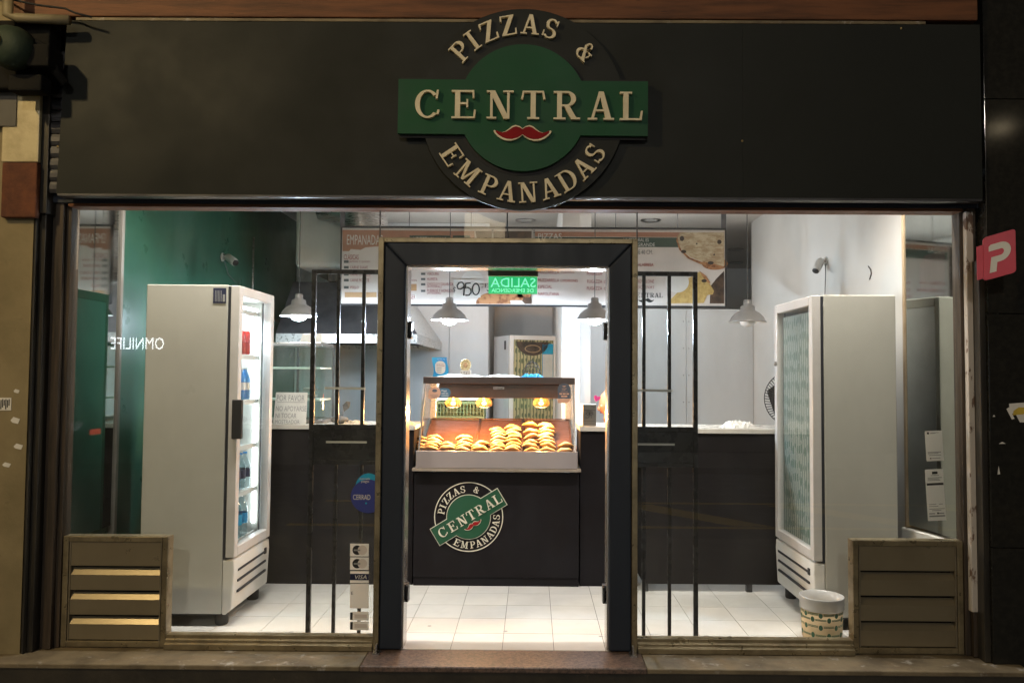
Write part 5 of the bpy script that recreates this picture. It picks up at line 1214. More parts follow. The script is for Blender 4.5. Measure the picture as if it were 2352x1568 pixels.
# hand lettered notice
x0, x1, z0, z1 = RECT(630, 901, 705, 976, 6.02)
t = thing('paper_notice', 'hand lettered paper asking not to lean, propped on the left counter', 'notice', ((x0+x1)/2, 6.0, ztop+.001))
z0 = ztop+.002
mesh('sheet', MB().hexa([(x0, 6.0, z0), (x1, 6.0, z0), (x1, 6.003, z0), (x0, 6.003, z0)], [(x0+.004, 6.04, z1), (x1-.004, 6.04, z1), (x1-.004, 6.043, z1), (x0+.004, 6.043, z1)]), m_['paper'], t)
mb = MB()
for s, a, b_, yc, h in (('POR FAVOR', 635, 699, 914, 14), ('NO APOYARSE', 634, 704, 938, 12), ('NI TOCAR', 634, 682, 954, 11), ('MOSTRADOR', 634, 690, 968, 9)):
    xa, xb, za, zbb = RECT(a, yc-h/2, b_, yc+h/2, 6.02); s0 = len(mb.v); text(mb, s, xa, xb, za, zbb, 0); mb.xf(lambda v: Vector((v.x, 5.9985+.04*(v.z-z0)/(z1-z0)-.0012, v.z)), s0)
xa, xb, za, zbb = RECT(636, 923, 700, 924, 6.02); s0 = len(mb.v); mb.box(xa, xb, -.0005, .0, za, zbb); mb.xf(lambda v: Vector((v.x, v.y+5.9975+.04*(v.z-z0)/(z1-z0), v.z)), s0)
mesh('handwriting', mb, m_['print_gray'], t)
# dried sprig and wrappers
x, z = W(786, 975, 6.1)
t = thing('dried_sprig', 'small dried leaf sprig standing in a grey lump on the left counter', 'plant', (x, 6.1, ztop))
mesh('lump', MB().ball((x-.02, 6.1, ztop+.03), .07, .05, .03, 12, 8), m_['far_wall'], t)
mesh('stem', MB().tube([(x, 6.1, ztop+.04), (x+.01, 6.1, ztop+.10)], .003, 5), m_['cable'], t)
mb = MB(); mb.add([(x+.01, 6.1, ztop+.09), (x+.0, 6.1, ztop+.14), (x+.03, 6.09, ztop+.17), (x+.06, 6.1, ztop+.165), (x+.05, 6.105, ztop+.12)], [(0, 4, 3, 2, 1)]); o = mesh('leaf', mb, m_['far_wall'], t); o.modifiers.new('s', 'SOLIDIFY').thickness = .002
def crumple(label, px0, px1, Y, z, hh, matn, seed, cat='wrapper'):
    r_ = random.Random(seed); x0, x1 = WX(px0, 975, Y), WX(px1, 975, Y); n, mth = 16, 6; vs = []; fs = []
    for j in range(mth+1):
        for q in range(n+1):
            e_ = min(q, n-q, 3)/3*min(j, mth-j, 2)/2
            vs.append((x0+(x1-x0)*q/n+r_.uniform(-.006, .006), Y+.16*j/mth+r_.uniform(-.006, .006), z+.002+e_*hh*r_.uniform(.15, 1)))
    for j in range(mth):
        for q in range(n): fs.append((j*(n+1)+q, j*(n+1)+q+1, (j+1)*(n+1)+q+1, (j+1)*(n+1)+q))
    o = mesh('wrapper', MB().add(vs, fs), m_[matn]); o.modifiers.new('s', 'SOLIDIFY').thickness = .001; tag(o, label, cat)
crumple('crumpled yellowish wrapping paper on the left counter behind the gate bars', 783, 838, 6.02, ztop, .03, 'wood_trim', 3)
crumple('crumpled yellowish wrapping paper on the counter end by the door jamb', 905, 948, 6.02, ztop, .03, 'wood_trim', 4)
crumple('crumpled white tissue on the right counter', 1660, 1742, 5.9, ztop, .06, 'paper', 5, 'tissue')
# fridge in the niche
t = thing('upright_fridge', 'upright fridge with brown printed sign, standing in the niche behind the display', 'fridge', (0, 0, 0))
w_, d_, h_ = .60, .55, 1.99
mesh('cabinet', MB().box(0, w_, .05, d_, .05, h_), m_['cooler_inner'], t, bevel=.008, local=True)
f = .05
dd = mesh('door_frame', MB().box(0, f, 0, .048, .3, h_).box(w_-f, w_, 0, .048, .3, h_).box(f, w_-f, 0, .048, h_-f, h_).box(f, w_-f, 0, .048, .3, .35), m_['white_paint'], t, bevel=.004, local=True)
mesh('glass', MB().box(f, w_-f, .012, .018, .35, h_-f), m_['cooler_glass'], dd, local=True)
mesh('paper_lining', MB().box(f, w_-f, .03, .034, .35, h_-f), m_['leaf_paper_kraft'], t, local=True)
mb = MB().prism([(.09+.20+.20*math.cos(R(a)), h_-f-.02+.16*math.sin(R(a))) for a in range(180, 361, 15)], .024, .028); mesh('round_sign', mb, m_['photo_dark'], t, local=True)
mesh('sign_print', MB().prism([(.29+.10*math.cos(R(a)), h_-f-.10+.045*math.sin(R(a))) for a in range(0, 360, 20)], .0215, .0235, holes=[[(.29+.088*math.cos(R(-a)), h_-f-.10+.036*math.sin(R(-a))) for a in range(0, 360, 20)]]), m_['menu_tan'], t, local=True)
mesh('blue_poster', MB().box(w_-f-.14, w_-f-.005, .024, .028, 1.28, h_-f-.04), m_['sky_blue'], t, local=True)
mesh('poster_sheet', MB().box(w_-f-.135, w_-f-.01, .021, .0235, 1.30, h_-f-.16), m_['paper'], t, local=True)
mesh('side_label', MB().box(-.002, -.0005, .12, .18, h_-.16, h_-.06), m_['dark_steel'], t, local=True)
mesh('lower_panel', MB().box(.005, w_-.005, .01, .048, .05, .295), m_['white_paint'], t, bevel=.003, local=True)
fz = W(1171, 770, 9.1); t.location = (fz[0], 9.1, 0); t.rotation_euler = (0, 0, R(22))
# crate stack behind display
x0, x1 = WX(1003, 950, 6.98), WX(1112, 950, 6.98)
for k in range(5):
    z = .70+k*.155
    t = thing('plastic_crate', '%s crate of the stack behind the heated display glass' % ['lowest green', 'second lowest green', 'middle green', 'second highest green', 'topmost white'][k], 'crate', ((x0+x1)/2, 6.98, z), 'crates stacked behind the display')
    mm = m_['crate_white'] if k == 4 else m_['crate_green']; mb = MB()
    h_ = .145; mb.box(x0, x1, 6.98, 7.0, z, z+.02).box(x0, x1, 6.98, 7.0, z+h_-.022, z+h_); nn = 14
    for q in range(nn+1): xx = x0+(x1-x0-.008)*q/nn; mb.box(xx, xx+.008, 6.982, 6.998, z+.021, z+h_-.023)
    for zz in (.05, .08): mb.box(x0, x1, 6.9835, 6.9965, z+zz, z+zz+.006)
    mesh('front_lattice', mb, mm, t)
    mesh('shell', MB().box(x0, x0+.01, 7.001, 7.28, z, z+h_).box(x1-.01, x1, 7.001, 7.28, z, z+h_).box(x0, x1, 7.281, 7.29, z, z+h_).box(x0+.011, x1-.011, 7.001, 7.28, z, z+.01), mm, t)
tb = tag(mesh('work_table', MB().box(x0-.6, x0+1.1, 6.93, 7.6, .65, .695).box(x0-.58, x0-.53, 6.95, 7.0, 0, .649).box(x0+1.03, x0+1.08, 6.95, 7.0, 0, .649).box(x0-.58, x0-.53, 7.5, 7.55, 0, .649).box(x0+1.03, x0+1.08, 7.5, 7.55, 0, .649), m_['steel'], bevel=.003), 'low steel work table behind the central counter', 'table')
# tip box and heart
Yt2 = 6.05
x0, x1, z0, z1 = RECT(1339, 928, 1370, 977, Yt2); z0 = ztop+.002
t = thing('tip_box', 'grey paper tip box with a drawn eye on the right counter', 'box', ((x0+x1)/2, Yt2, z0))
mesh('body', MB().box(x0, x1, Yt2, Yt2+.10, z0, z1), m_['paper'], t, bevel=.003)
mesh('side_flap', MB().hexa([(x0-.020, Yt2+.03, z0), (x0-.001, Yt2+.001, z0), (x0-.001, Yt2+.1, z0), (x0-.020, Yt2+.1, z0)], [(x0-.020, Yt2+.03, z1-.006), (x0-.001, Yt2+.001, z1), (x0-.001, Yt2+.1, z1), (x0-.020, Yt2+.1, z1-.006)]), m_['white_paint'], t)
mesh('card_front', MB().box(x0+.002, x1-.002, Yt2-.002, Yt2-.0005, z0+.003, z1-.004), m_['far_wall'], t)
mb = MB(); k = PX(Yt2); cx_, cz_ = W(1354, 953, Yt2)
def est(pts, r=.0016): mb.tube([(cx_+x*k, Yt2-.003, cz_+z*k) for x, z in pts], r, 5)
est([(-9, 3), (-5, 6), (0, 6.5), (6, 4.5), (9, 2)], .0022); est([(-9, 8), (-3, 10.5), (4, 9), (9, 6)]); est([(-9, 3), (-4, 0), (2, 0), (7, 2)]); est([(1, 0), (-3, -6), (-7, -8), (-9, -6), (-7, -4)]); est([(4, 0), (5, -5), (4, -7)])
mb.ball((cx_, Yt2-.003, cz_+3.2*k), 2.0*k, .001, 2.0*k, 10, 6)
text(mb, 'Tips', x0+.062, x1-.012, z1-.030, z1-.012, Yt2-.0028); mb.box(x0+.004, x1-.004, Yt2-.0028, Yt2-.0022, z1-.044, z1-.041).box(x0+.004, x1-.004, Yt2-.0028, Yt2-.0022, z0+.036, z0+.038)
mesh('drawing', mb, m_['print_black'], t)
hx_, hz_ = W(1371, 915, Yt2+.03)
t = thing('heart_pick', 'bright pink glittery heart on a stick above the tip box', 'ornament', (hx_, Yt2+.03, z1))
hp = [(0, -1), (.55, -.35), (.95, .15), (.95, .55), (.65, .85), (.3, .8), (0, .5), (-.3, .8), (-.65, .85), (-.95, .55), (-.95, .15), (-.55, -.35)]
c_, s_ = math.cos(R(-18)), math.sin(R(-18))
mesh('heart', MB().prism([(hx_+(x*c_-y*s_)*8*k, hz_+(x*s_+y*c_)*8*k) for x, y in hp], Yt2+.028, Yt2+.036), m_['pink'], t, bevel=.003)
mesh('stick', MB().tube([(hx_-.006, Yt2+.034, z1+.001), (hx_-.002, Yt2+.034, hz_-.02)], .002, 5), m_['paper'], t)
# pedestal fan
x, z = W(1818, 915, 6.75); rf = 62*PX(6.75)
t = thing('pedestal_fan', 'black wire guarded fan half hidden behind the right cooler', 'fan', (x, 6.75, 0))
mb = MB()
for s in (1, .72, .45, .2): mb.tube([(x+rf*s*math.cos(2*math.pi*i/40), 6.75-.05*(1-s*s), z+rf*s*math.sin(2*math.pi*i/40)) for i in range(40)], .004, 5, closed=True)
for i in range(60):
    a = 2*math.pi*i/60; mb.tube([(x+rf*s*math.cos(a+.3*(1-s)), 6.75-.05*(1-s*s), z+rf*s*math.sin(a+.3*(1-s))) for s in (.12, .4, .7, 1)], .0034, 4)
mesh('guard', mb, m_['wire_black'], t)
mb = MB()
for i in range(5):
    a0 = 2*math.pi*i/5+.35; mb.hexa([(x+.03*math.cos(a0), 6.79, z+.03*math.sin(a0)), (x+rf*.9*math.cos(a0), 6.78, z+rf*.9*math.sin(a0)), (x+rf*.9*math.cos(a0+1.24), 6.80, z+rf*.9*math.sin(a0+1.24)), (x+.03*math.cos(a0+1.24), 6.80, z+.03*math.sin(a0+1.24))], [(x+.03*math.cos(a0), 6.792, z+.03*math.sin(a0)), (x+rf*.9*math.cos(a0), 6.782, z+rf*.9*math.sin(a0)), (x+rf*.9*math.cos(a0+1.24), 6.802, z+rf*.9*math.sin(a0+1.24)), (x+.03*math.cos(a0+1.24), 6.802, z+.03*math.sin(a0+1.24))])
mesh('blades', mb, m_['rubber'], t)
mesh('motor', MB().ball((x, 6.87, z), .07, .08, .07, 14, 10), m_['rubber'], t)
mesh('pole', MB().tube([(x, 6.88, .03), (x, 6.88, z-.05)], .015, 8).lathe([(.20, 0), (.19, .02), (.03, .04)], (x, 6.88, 0), 20), m_['rubber'], t)
# security cameras and cables on the walls
def security_camera(label, p, d, cable):
    t = thing('security_camera', label, 'camera', p, 'security cameras')
    P_ = Vector(p); D = Vector(d).normalized()
    n = Vector((1, 0, 0)) if p[0] < 0 else Vector((-1, 0, 0))
    q = P_+n*.05; e_ = q+D*.12
    mb = MB().tube([P_, P_+n*.012], .038, 14).tube([P_+n*.012, q], .014, 8); mesh('mount', mb, m_['camera_white'], t)
    mesh('housing', MB().tube([q-D*.015, q, e_-D*.012, e_], [.026, .034, .034, .031], 14), m_['camera_white'], t)
    mesh('lens', MB().tube([e_, e_+D*.004], .028, 14), m_['print_black'], t)
    mesh('cable', MB().tube(cable, .004, 6), m_['cable'], t)
zc = WZ(507, 592, 7.04)
security_camera('white bullet camera on the green left wall', (XL+.001, 7.0, zc), (.55, -.35, -.35), [(XL+.02, 7.0, zc-.03), (XL+.02, 7.10, zc-.14), (XL+.02, 7.28, zc-.19), (XL+.02, 7.38, zc-.16), (XL+.02, 7.30, zc-.25), (XL+.02, 7.2, zc-.22)])
zc = WZ(1893, 602, 6.8)
security_camera('white bullet camera on the right wall above the papered cooler', (XR-.001, 6.75, zc), (-.45, -.4, -.65), [(XR-.01, 6.75, zc), (XR-.02, 6.72, zc-.1), (XR-.015, 6.75, zc-.25), (XR-.015, 6.78, 2.0)])
tag(mesh('conduit', MB().tube([(XL+.012, 7.75, WZ(573, 545, 7.75)), (XL+.012, 7.75, 1.9)], .010, 8), m_['steel']), 'thin vertical conduit on the green wall', 'conduit')
tag(mesh('hose', MB().tube([(XL+.02, 7.7, WZ(573, 672, 7.75)), (XL+.05, 8.2, 2.1), (XL+.35, 8.7, 1.95)], .014, 8), m_['far_wall']), 'thin grey pipe slanting down the green wall', 'pipe')
mb = MB(); x = XR-.006; zz = WZ(1993, 627, 5.9); mb.tube([(x, 5.9, zz+.05), (x, 5.86, zz+.02), (x, 5.85, zz-.01), (x, 5.88, zz-.05)], .004, 5)
tag(mesh('cable_stub', mb, m_['rubber']), 'short black cable end poking from the right wall', 'cable')
for i, (px, lab) in enumerate(((1165, 'thin black wire hanging above the doorway behind the pane'),)):
    x = WX(px, 500, 4.7); tag(mesh('wire', MB().tube([(x, 4.70, ZC), (x, 4.71, WZ(px, 520, 4.7)), (x+.008, 4.70, dtop+.01)], .0045, 6), m_['rubber']), lab, 'wire')

# ================================================================== BUCKET
bx_, bz_ = W(1888, 1460, 4.86); rb_ = 46*PX(4.86)
t = thing('patterned_bucket', 'kraft bucket with green leaf bands and clear plastic rim on the tiles', 'bucket', (bx_, 4.86, 0.002))
ht = WZ(1888, 1366, 4.86)
mesh('body', MB().lathe([(rb_*.90, .002), (rb_*.93, .012), (rb_*.99, ht*.70), (rb_*.96, ht*.70), (rb_*.88, .012), (.001, .012)], (bx_, 4.86, 0), 40, caps=False), m_['kraft'], t)
mesh('rim', MB().lathe([(rb_*1.0, ht*.702), (rb_*1.05, ht*.72), (rb_*1.03, ht*.80), (rb_*1.05, ht*.82), (rb_*1.04, ht*.96), (rb_*1.06, ht), (rb_*1.0, ht), (rb_*.98, ht*.72)], (bx_, 4.86, 0), 40, caps=False), m_['bucket_plastic'], t)
mb = MB()
def rad_at(z): return rb_*(.93+.06*(z-.012)/(ht*.70-.012))+.0008
for row, z in enumerate((.045, .090, .135, .175)):
    for s in range(8):
        a0 = -math.pi+s*math.pi/4+(.39 if row % 2 else 0); z_ = z if z < ht*.66 else ht*.64
        for dz in ((-.006, .0) if row % 2 == 0 else (.0, .007)): mb.lathe([(rad_at(z_+dz), z_+dz), (rad_at(z_+dz+.004), z_+dz+.004)], (bx_, 4.86, 0), 8, caps=False, a0=a0+.13, a1=a0+.66)
        ca_ = a0; n = 10; vs = []
        for i in range(n):
            q = 2*math.pi*i/n; aa = ca_+.10*math.cos(q); zq = min(z_+.016*math.sin(q), ht*.69); rr_ = rad_at(zq)+.0005; vs.append((bx_+rr_*math.cos(aa), 4.86+rr_*math.sin(aa), zq))
        mb.add(vs, [tuple(range(n))])
mesh('leaf_print', mb, m_['print_green'], t)

# ================================================================== STICKERS ON THE LEFT PANE
Ys = YG-.002
cx_, cz_ = W(846, 1137, Ys); k = PX(Ys)
t = thing('closed_sign', 'round dark blue sticker reading CERRADO by the door edge', 'sticker', (cx_, Ys, cz_))
x_max = dl-.002
def clipx(pts): return [(min(p[0], x_max), p[1]) for p in pts]
def uniq(pts):
    o = []
    for p in pts:
        if not o or abs(p[0]-o[-1][0])+abs(p[1]-o[-1][1]) > 1e-5: o.append(p)
    return o
mesh('upper_tag', MB().prism(uniq(clipx([(cx_+30*k*math.cos(R(a)), cz_+18*k+32*k*math.sin(R(a))) for a in range(0, 360, 12)])), Ys, Ys+.001), m_['sky_blue'], t)
mesh('round_face', MB().prism(uniq(clipx([(cx_+40*k*math.cos(R(a)), cz_-2*k+38*k*math.sin(R(a))) for a in range(0, 360, 10)])), Ys-.0013, Ys-.0003), m_['navy_sticker'], t)
mb = MB(); a, b_, c_, d_ = RECT(811, 1135, 851, 1147, Ys); text(mb, 'CERRAD', a, min(b_, x_max), c_, d_, Ys-.002)
a, b_, c_, d_ = RECT(826, 1096, 850, 1101, Ys); text(mb, 'mercado', a, min(b_, x_max), c_, d_, Ys-.002); text(mb, 'pago', a+.01, min(b_, x_max)-.005, c_-.02, c_-.006, Ys-.002)
mesh('lettering', mb, m_['paper'], t)
mb = MB(); x, z = W(841, 1155, Ys); mb.prism([(x+2.2*k*math.cos(R(a)), z+2.2*k*math.sin(R(a))) for a in range(0, 360, 30)], Ys-.002, Ys-.0014); mesh('dots', mb, m_['sky_blue'], t)
def card(label, y0, y1, parts_, x0=804, x1=847):
    a, b_, c_, d_ = RECT(x0, y0, x1, y1, Ys); b_ = min(b_, x_max)
    t = thing('card_sticker', label, 'sticker', ((a+b_)/2, Ys, c_), 'card stickers on the left pane')
    mesh('face', MB().box(a, b_, Ys, Ys+.0008, c_, d_), m_['thin_paper'], t); return t, a, b_, c_, d_
t, a, b_, c_, d_ = card('upper square card sticker with two faded overlapping circles', 1248, 1277, 1)
def circles(txt):
    h = d_-c_; mb = MB()
    mb.prism([(a+.38*(b_-a)+.38*h*math.cos(R(q)), (c_+d_)/2+.38*h*math.sin(R(q))) for q in range(0, 360, 20)], Ys-.0006, Ys-.0001, 0)
    mesh('print', mb, m_['print_black'], t); mb = MB(); mb.prism([(a+.66*(b_-a)+.38*h*math.cos(R(q)), (c_+d_)/2+.38*h*math.sin(R(q))) for q in range(0, 360, 20)], Ys-.0011, Ys-.0007)
    mesh('print', mb, m_['menu_white'], t); mb = MB()
    mb.box(a+.2*(b_-a), a+.55*(b_-a), Ys-.0017, Ys-.0012, (c_+d_)/2-.005, (c_+d_)/2+.004)
    mesh('print', mb, m_['print_gray'], t)
circles('')
t, a, b_, c_, d_ = card('lower square card sticker with two faded overlapping circles', 1279, 1308, 1); circles('')
t, a, b_, c_, d_ = card('card sticker with white VISA lettering on a dark band', 1311, 1338, 1)
mb = MB().box(a, b_, Ys-.0006, Ys-.0001, c_+(d_-c_)*.24, c_+(d_-c_)*.78); mesh('band', mb, m_['navy_label'], t)
mb = MB(); text(mb, 'VISA', a+.16*(b_-a), a+.84*(b_-a), c_+(d_-c_)*.34, c_+(d_-c_)*.68, Ys-.0012); mb.xf(lambda v: Vector((v.x+.25*(v.z-c_), v.y, v.z))); mesh('lettering', mb, m_['paper'], t)
t, a, b_, c_, d_ = card('bleached blank card sticker with a thin black letter E', 1340, 1396, 1)
mb = MB(); text(mb, 'E', a+.06*(b_-a), a+.16*(b_-a), c_+.56*(d_-c_), c_+.68*(d_-c_), Ys-.0008); mesh('lettering', mb, m_['print_black'], t)
for i, (y0, y1) in enumerate(((1404, 1424), (1426, 1446))):
    t, a, b_, c_, d_ = card('%s of two bleached small card stickers near the sill' % ['upper', 'lower'][i], y0, y1, 1)
    mb = MB().box(a, a+.14*(b_-a), Ys-.0006, Ys-.0001, c_+.004, d_-.004); mesh('print', mb, m_['print_black'], t); mb = MB().box(a+.24*(b_-a), a+.9*(b_-a), Ys-.0006, Ys-.0001, c_+.012, d_-.014); mesh('print', mb, m_['menu_white'], t)

# ================================================================== PERSON behind the right counter
def skin_body(name, mat, verts, edges, parent, root=0, sub=2):
    me = bpy.data.meshes.new(name); me.from_pydata([v[:3] for v in verts], edges, []); me.materials.append(mat)
    o = bpy.data.objects.new(name, me); COL.objects.link(o); o.parent = parent
    sk = o.modifiers.new('Skin', 'SKIN'); sk.use_smooth_shade = True
    for i, v in enumerate(verts):
        sv = me.skin_vertices[0].data[i]; r_ = v[3] if isinstance(v[3], tuple) else (v[3], v[3]); sv.radius = r_; sv.use_root = (i == root)
    s = o.modifiers.new('Sub', 'SUBSURF'); s.levels = sub; s.render_levels = sub
    return o
px_, py_ = .86, 6.70
pe = thing('person', 'person in a peach hoodie bending over behind the right counter, hand to face', 'person', (px_, py_, 0))
# body turned towards -X (facing left), leaning forward: head low beside the jamb
DZ = -.27
V = [(0, 0, .93+DZ, .125), (-.01, 0, 1.10+DZ, .125), (-.05, 0, 1.28+DZ, .14), (-.09, 0, 1.40+DZ, .10), (-.13, 0, 1.455+DZ, .052), (-.16, 0, 1.50+DZ, .05),
     (-.08, -.17, 1.37+DZ, .06), (-.14, -.25, 1.16+DZ, .048), (-.30, -.15, 1.30+DZ, .036), (-.25, -.06, 1.43+DZ, .028),
     (-.08, .17, 1.37+DZ, .06), (-.16, .24, 1.12+DZ, .048), (-.36, .14, 1.19+DZ, .038), (-.44, .10, 1.20+DZ, .028),
     (-.02, -.09, .64, .095), (-.40, -.11, .62, .07), (-.36, -.11, .12, .05), (-.48, -.12, .035, .04),
     (-.02, .09, .64, .095), (-.40, .11, .62, .07), (-.36, .11, .12, .05), (-.48, .12, .035, .04)]
E = [(0, 1), (1, 2), (2, 3), (3, 4), (4, 5), (3, 6), (6, 7), (7, 8), (8, 9), (3, 10), (10, 11), (11, 12), (12, 13), (0, 14), (14, 15), (15, 16), (16, 17), (0, 18), (18, 19), (19, 20), (20, 21)]
skin_body('body', m_['skin'], V, E, pe)
def finger(base, d, up, ln, r_):
    b = Vector(base); d = Vector(d).normalized(); u = Vector(up).normalized()
    p1 = b+d*ln*.45; p2 = p1+(d+u*.35).normalized()*ln*.3; p3 = p2+(d+u*.8).normalized()*ln*.25
    return [(*b, r_*1.1), (*p1, r_), (*p2, r_*.9), (*p3, r_*.75)]
for side, wrist, d, up in (('near', (-.25, -.06, 1.43+DZ), (.25, .35, .9), (.6, .6, 0)), ('far', (-.44, .10, 1.20+DZ), (-.9, -.2, -.1), (0, 0, -1))):
    w_ = Vector(wrist); d_ = Vector(d).normalized(); side_v = d_.cross(Vector(up)).normalized()
    vs = [(*w_, .026), (*(w_+d_*.045), (.034))]; es = [(0, 1)]
    hv = skin_body('hand_palm', m_['skin'], vs+[(*(w_+d_*.085), .03)], es+[(1, 2)], pe, 0, 2)
    for q, (off, ln) in enumerate(((-.027, .072), (-.009, .08), (.009, .076), (.027, .06))):
        f_ = finger(w_+d_*.075+side_v*off, d_, up, ln, .0085); skin_body('finger', m_['skin'], f_, [(0, 1), (1, 2), (2, 3)], hv, 0, 1)
    f_ = finger(w_+d_*.03-side_v*.03, (d_-side_v*.8), up, .06, .0095); skin_body('thumb', m_['skin'], f_, [(0, 1), (1, 2), (2, 3)], hv, 0, 1)
hc = Vector((-.20, -.01, 1.585+DZ))
def headf(p, q):
    x = -q.x if False else q.x
    if p.x < -.3: q.x -= .012*math.exp(-((p.z+.1)*4)**2-(p.y*5)**2)*1.6
    if p.z < -.3: q.x -= .012; q.y *= .86
    return q
mb = MB().ball(hc, .098, .076, .115, 20, 16, fn=headf); mb.xf(lambda v: Vector((hc.x+(v.x-hc.x)*math.cos(.35)-(v.z-hc.z)*math.sin(.35)*-1*-1, v.y, hc.z+(v.z-hc.z)*math.cos(.35)+(v.x-hc.x)*math.sin(.35))))
hd_ = mesh('head', mb, m_['skin'], pe, local=True)
mesh('nose', MB().ball((hc.x-.103, hc.y, hc.z-.045), .014, .012, .02, 8, 6), m_['skin'], hd_, local=True)
for s in (-1, 1):
    mesh('eye', MB().ball((hc.x-.085, hc.y+s*.03, hc.z-.018), .009, .011, .007, 8, 6), m_['white_paint'], hd_, local=True)
    mesh('ear', MB().ball((hc.x+.005, hc.y+s*.076, hc.z-.01), .018, .008, .028, 8, 6), m_['skin'], hd_, local=True)
mesh('mouth', MB().ball((hc.x-.088, hc.y, hc.z-.078), .006, .022, .006, 8, 6), m_['sign_red'], hd_, local=True)
def hairf(p, q):
    if p.x < -.45 and p.z < .45: q *= .80
    return q*(1+.03*math.sin(p.y*40)*(1 if p.z > -.2 else .3))
mesh('hair', MB().ball((hc.x+.018, hc.y, hc.z+.012), .106, .086, .118, 26, 18, fn=hairf).ball((hc.x+.075, hc.y, hc.z-.07), .06, .065, .085, 14, 10), m_['hair'], pe, local=True)
VH = [(0, 0, .90+DZ, .145), (-.01, 0, 1.10+DZ, .148), (-.05, 0, 1.28+DZ, .16), (-.09, 0, 1.40+DZ, .118), (-.115, 0, 1.44+DZ, .085),
      (-.08, -.17, 1.37+DZ, .082), (-.14, -.25, 1.16+DZ, .066), (-.28, -.165, 1.285+DZ, .050), (-.08, .17, 1.37+DZ, .082), (-.16, .24, 1.12+DZ, .066), (-.33, .155, 1.18+DZ, .05)]
EH = [(0, 1), (1, 2), (2, 3), (3, 4), (3, 5), (5, 6), (6, 7), (3, 8), (8, 9), (9, 10)]
skin_body('hoodie', m_['hoodie'], VH, EH, pe)
skin_body('trousers', m_['trousers'], [(0, 0, .67, .14), (-.02, -.09, .64, .11), (-.40, -.11, .62, .085), (-.36, -.11, .13, .065), (-.02, .09, .64, .11), (-.40, .11, .62, .085), (-.36, .11, .13, .065)], [(0, 1), (1, 2), (2, 3), (0, 4), (4, 5), (5, 6)], pe)
for s in (-1, 1): mesh('shoe', MB().ball((-.43, s*.115, .045), .13, .048, .045, 14, 8), m_['rubber'], pe, local=True)
sx_ = px_+.02
t = thing('stool', 'round stool under the person behind the right counter', 'stool', (sx_, py_, 0))
mesh('seat', MB().lathe([(.001, .50), (.17, .50), (.18, .515), (.17, .535), (.001, .54)], (sx_, py_, 0), 24), m_['rubber'], t)
for i in range(4):
    a = R(45+90*i); mesh('leg', MB().tube([(sx_+.12*math.cos(a), py_+.12*math.sin(a), .499), (sx_+.19*math.cos(a), py_+.19*math.sin(a), 0)], .014, 8), m_['steel'], t)

# ================================================================== ACROSS THE STREET (seen as reflections in the panes)
def facade(label, x0, x1, h, yf, cols):
    t = thing('far_building', label, 'building', ((x0+x1)/2, yf, -.2), 'buildings across the street')
    mesh('wall', MB().box(x0, x1, yf-6, yf, -.2, h), m_['far_wall'], t)
    for fl_ in range(1, int(h//3.2)):
        for c in range(cols):
            xc = x0+(c+.5)*(x1-x0)/cols; w = mesh('window', MB().box(xc-.55, xc+.55, yf+.001, yf+.05, fl_*3.2+.6, fl_*3.2+2.4), m_['navy_metal'], t)
            mesh('pane', MB().box(xc-.47, xc+.47, yf+.051, yf+.056, fl_*3.2+.68, fl_*3.2+2.32), m_['added_window_glow' if (fl_*3+c*5+cols) % 4 == 0 else 'granite'], w)  # some panes get an added glow that the shop glass mirrors
    mesh('shop_window', MB().box(x0+1.5, x0+5.0, yf+.001, yf+.04, .5, 2.4), m_['added_shop_glow'], t)  # added glowing front, there to be mirrored in the panes
facade('tall dark building across the street behind the lit sign', -22, -3, 14, -9.2, 6)
facade('lower dark building across the street facing the right window', -2.8, 14, 10, -9.4, 5)
facade('dark building across the street at the far right', 14.2, 30, 13, -9.2, 5)
osx, osz = -8.48, 2.15
t = thing('lit_sign', 'halo lit OMNILIFE sign across the street, seen mirrored in the left pane', 'sign', (osx, -8.0, osz))
mesh('support_board', MB().box(-9.3, -7.65, -8.18, -8.06, osz-.3, osz+.3), m_['rubber'], t)
mesh('bracket', MB().box(-8.55, -8.45, -9.19, -8.181, osz-.06, osz+.06), m_['rubber'], t)
wtot = 1.15; v_, f_, _ = text_geo('OMNILIFE')
def ytext(mb, gx, gz, y):
    # faces +Y: reads right to someone standing at the shop front and looking across the street
    mb.add([(osx+wtot/2-wtot*a+(gx if a < .5 else -gx), y, osz-.13+.26*b+(-gz if b < .5 else gz)) for a, b in v_], [q[::-1] for q in f_])
mb = MB(); ytext(mb, 0, 0, -8.03); mesh('lettering', mb, m_['sign_white'], t)
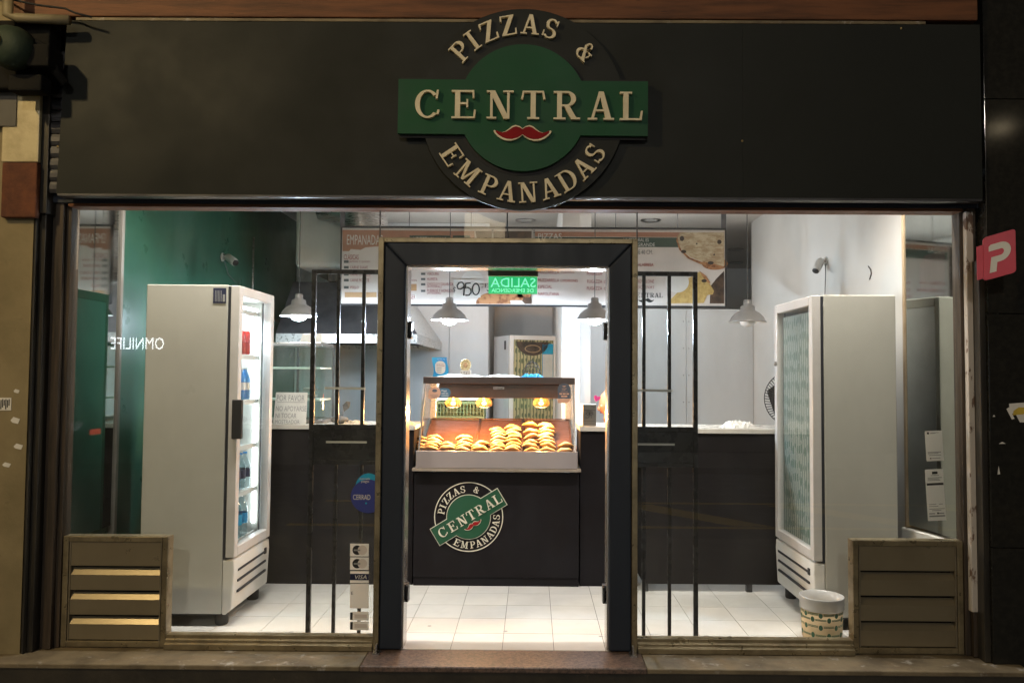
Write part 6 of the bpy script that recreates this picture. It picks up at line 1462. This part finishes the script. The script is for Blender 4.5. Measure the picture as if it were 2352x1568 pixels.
# street lamps
def street_lamp(label, x, y, zl, arm, power, col, spot=None):
    t = thing('street_lamp', label, 'street lamp', (x, y, -.3), 'street lamps')
    mesh('pole', MB().tube([(x, y, -.3), (x, y, zl-.3), (x+arm*.3, y, zl), (x+arm, y, zl+.05)], [.07, .055, .045, .04], 10), m_['pole'], t)
    mesh('lamp_head', MB().box(x+arm-.22, x+arm+.22, y-.11, y+.11, zl+.02, zl+.12), m_['pole'], t, bevel=.02)
    mesh('lens', MB().box(x+arm-.17, x+arm+.17, y-.08, y+.08, zl, zl+.019), m_['street_bulb'], t)
    if power:
        ld = bpy.data.lights.new('street_light', 'POINT'); ld.energy = power; ld.color = col; ld.shadow_soft_size = .12
        lo = bpy.data.objects.new('street_light', ld); COL.objects.link(lo); lo.parent = t; lo.location = (arm, 0, zl+.3-.14)
street_lamp('yellow street lamp on the near kerb to the left of the shop', -6.0, .9, 5.4, 1.6, P_STREET, (1, .74, .36))
street_lamp('white street lamp across the road', .6, -7.0, 6.5, -1.2, P_STREET2, (1, .93, .82))
street_lamp('white street lamp across the road, farther right', 10.5, -7.0, 6.5, -1.2, 0, (1, .93, .82))

# a taxi parked across the road
cxx, cyy, gz = -10.2, -5.1, -.32
t = thing('parked_taxi', 'dark taxi with a yellow roof parked across the street, its tail lamp lit', 'car', (cxx, cyy, gz))
low = [(-2.1, .25), (-2.15, .62), (-2.0, .86), (-1.0, .93), (1.1, .96), (1.95, .95), (2.1, .80), (2.12, .35), (2.0, .25)]
top = [(-1.05, .93), (-.45, 1.40), (-.2, 1.44), (.9, 1.44), (1.2, 1.38), (1.85, .95)]
def side(pts, y0, y1): return MB().prism([(cxx+x, gz+z) for x, z in pts][::-1], cyy+y0, cyy+y1)
mesh('body', side(low, -.85, .85), m_['granite'], t, bevel=.05, seg=3)
mesh('cabin', side(top, -.70, .70), m_['rubber'], t, bevel=.06, seg=3)
mesh('roof', side([(-.42, 1.41), (-.2, 1.46), (.9, 1.46), (1.18, 1.40)], -.68, .68), m_['yellow_paint'], t, bevel=.01)
for x in (-1.35, 1.35):
    for y in (-.80, .80):
        mb = MB(); s0 = 0; mb.lathe([(.10, -.1), (.30, -.1), (.32, -.06), (.32, .06), (.30, .1), (.10, .1)], (0, 0, 0), 20); mb.xf(lambda v: Vector((cxx+x+v.x, cyy+y+v.z, gz+.32+v.y))); w = mesh('wheel', mb, m_['rubber'], t)
for y in (-.62, .62):
    mesh('tail_lamp', MB().box(cxx+2.10, cxx+2.14, cyy+y-.16, cyy+y+.16, gz+.70, gz+.80), m_['tail_red'], t, bevel=.01)
    mesh('headlamp', MB().box(cxx-2.16, cxx-2.12, cyy+y-.14, cyy+y+.14, gz+.60, gz+.74), m_['bulb_off'], t, bevel=.01)
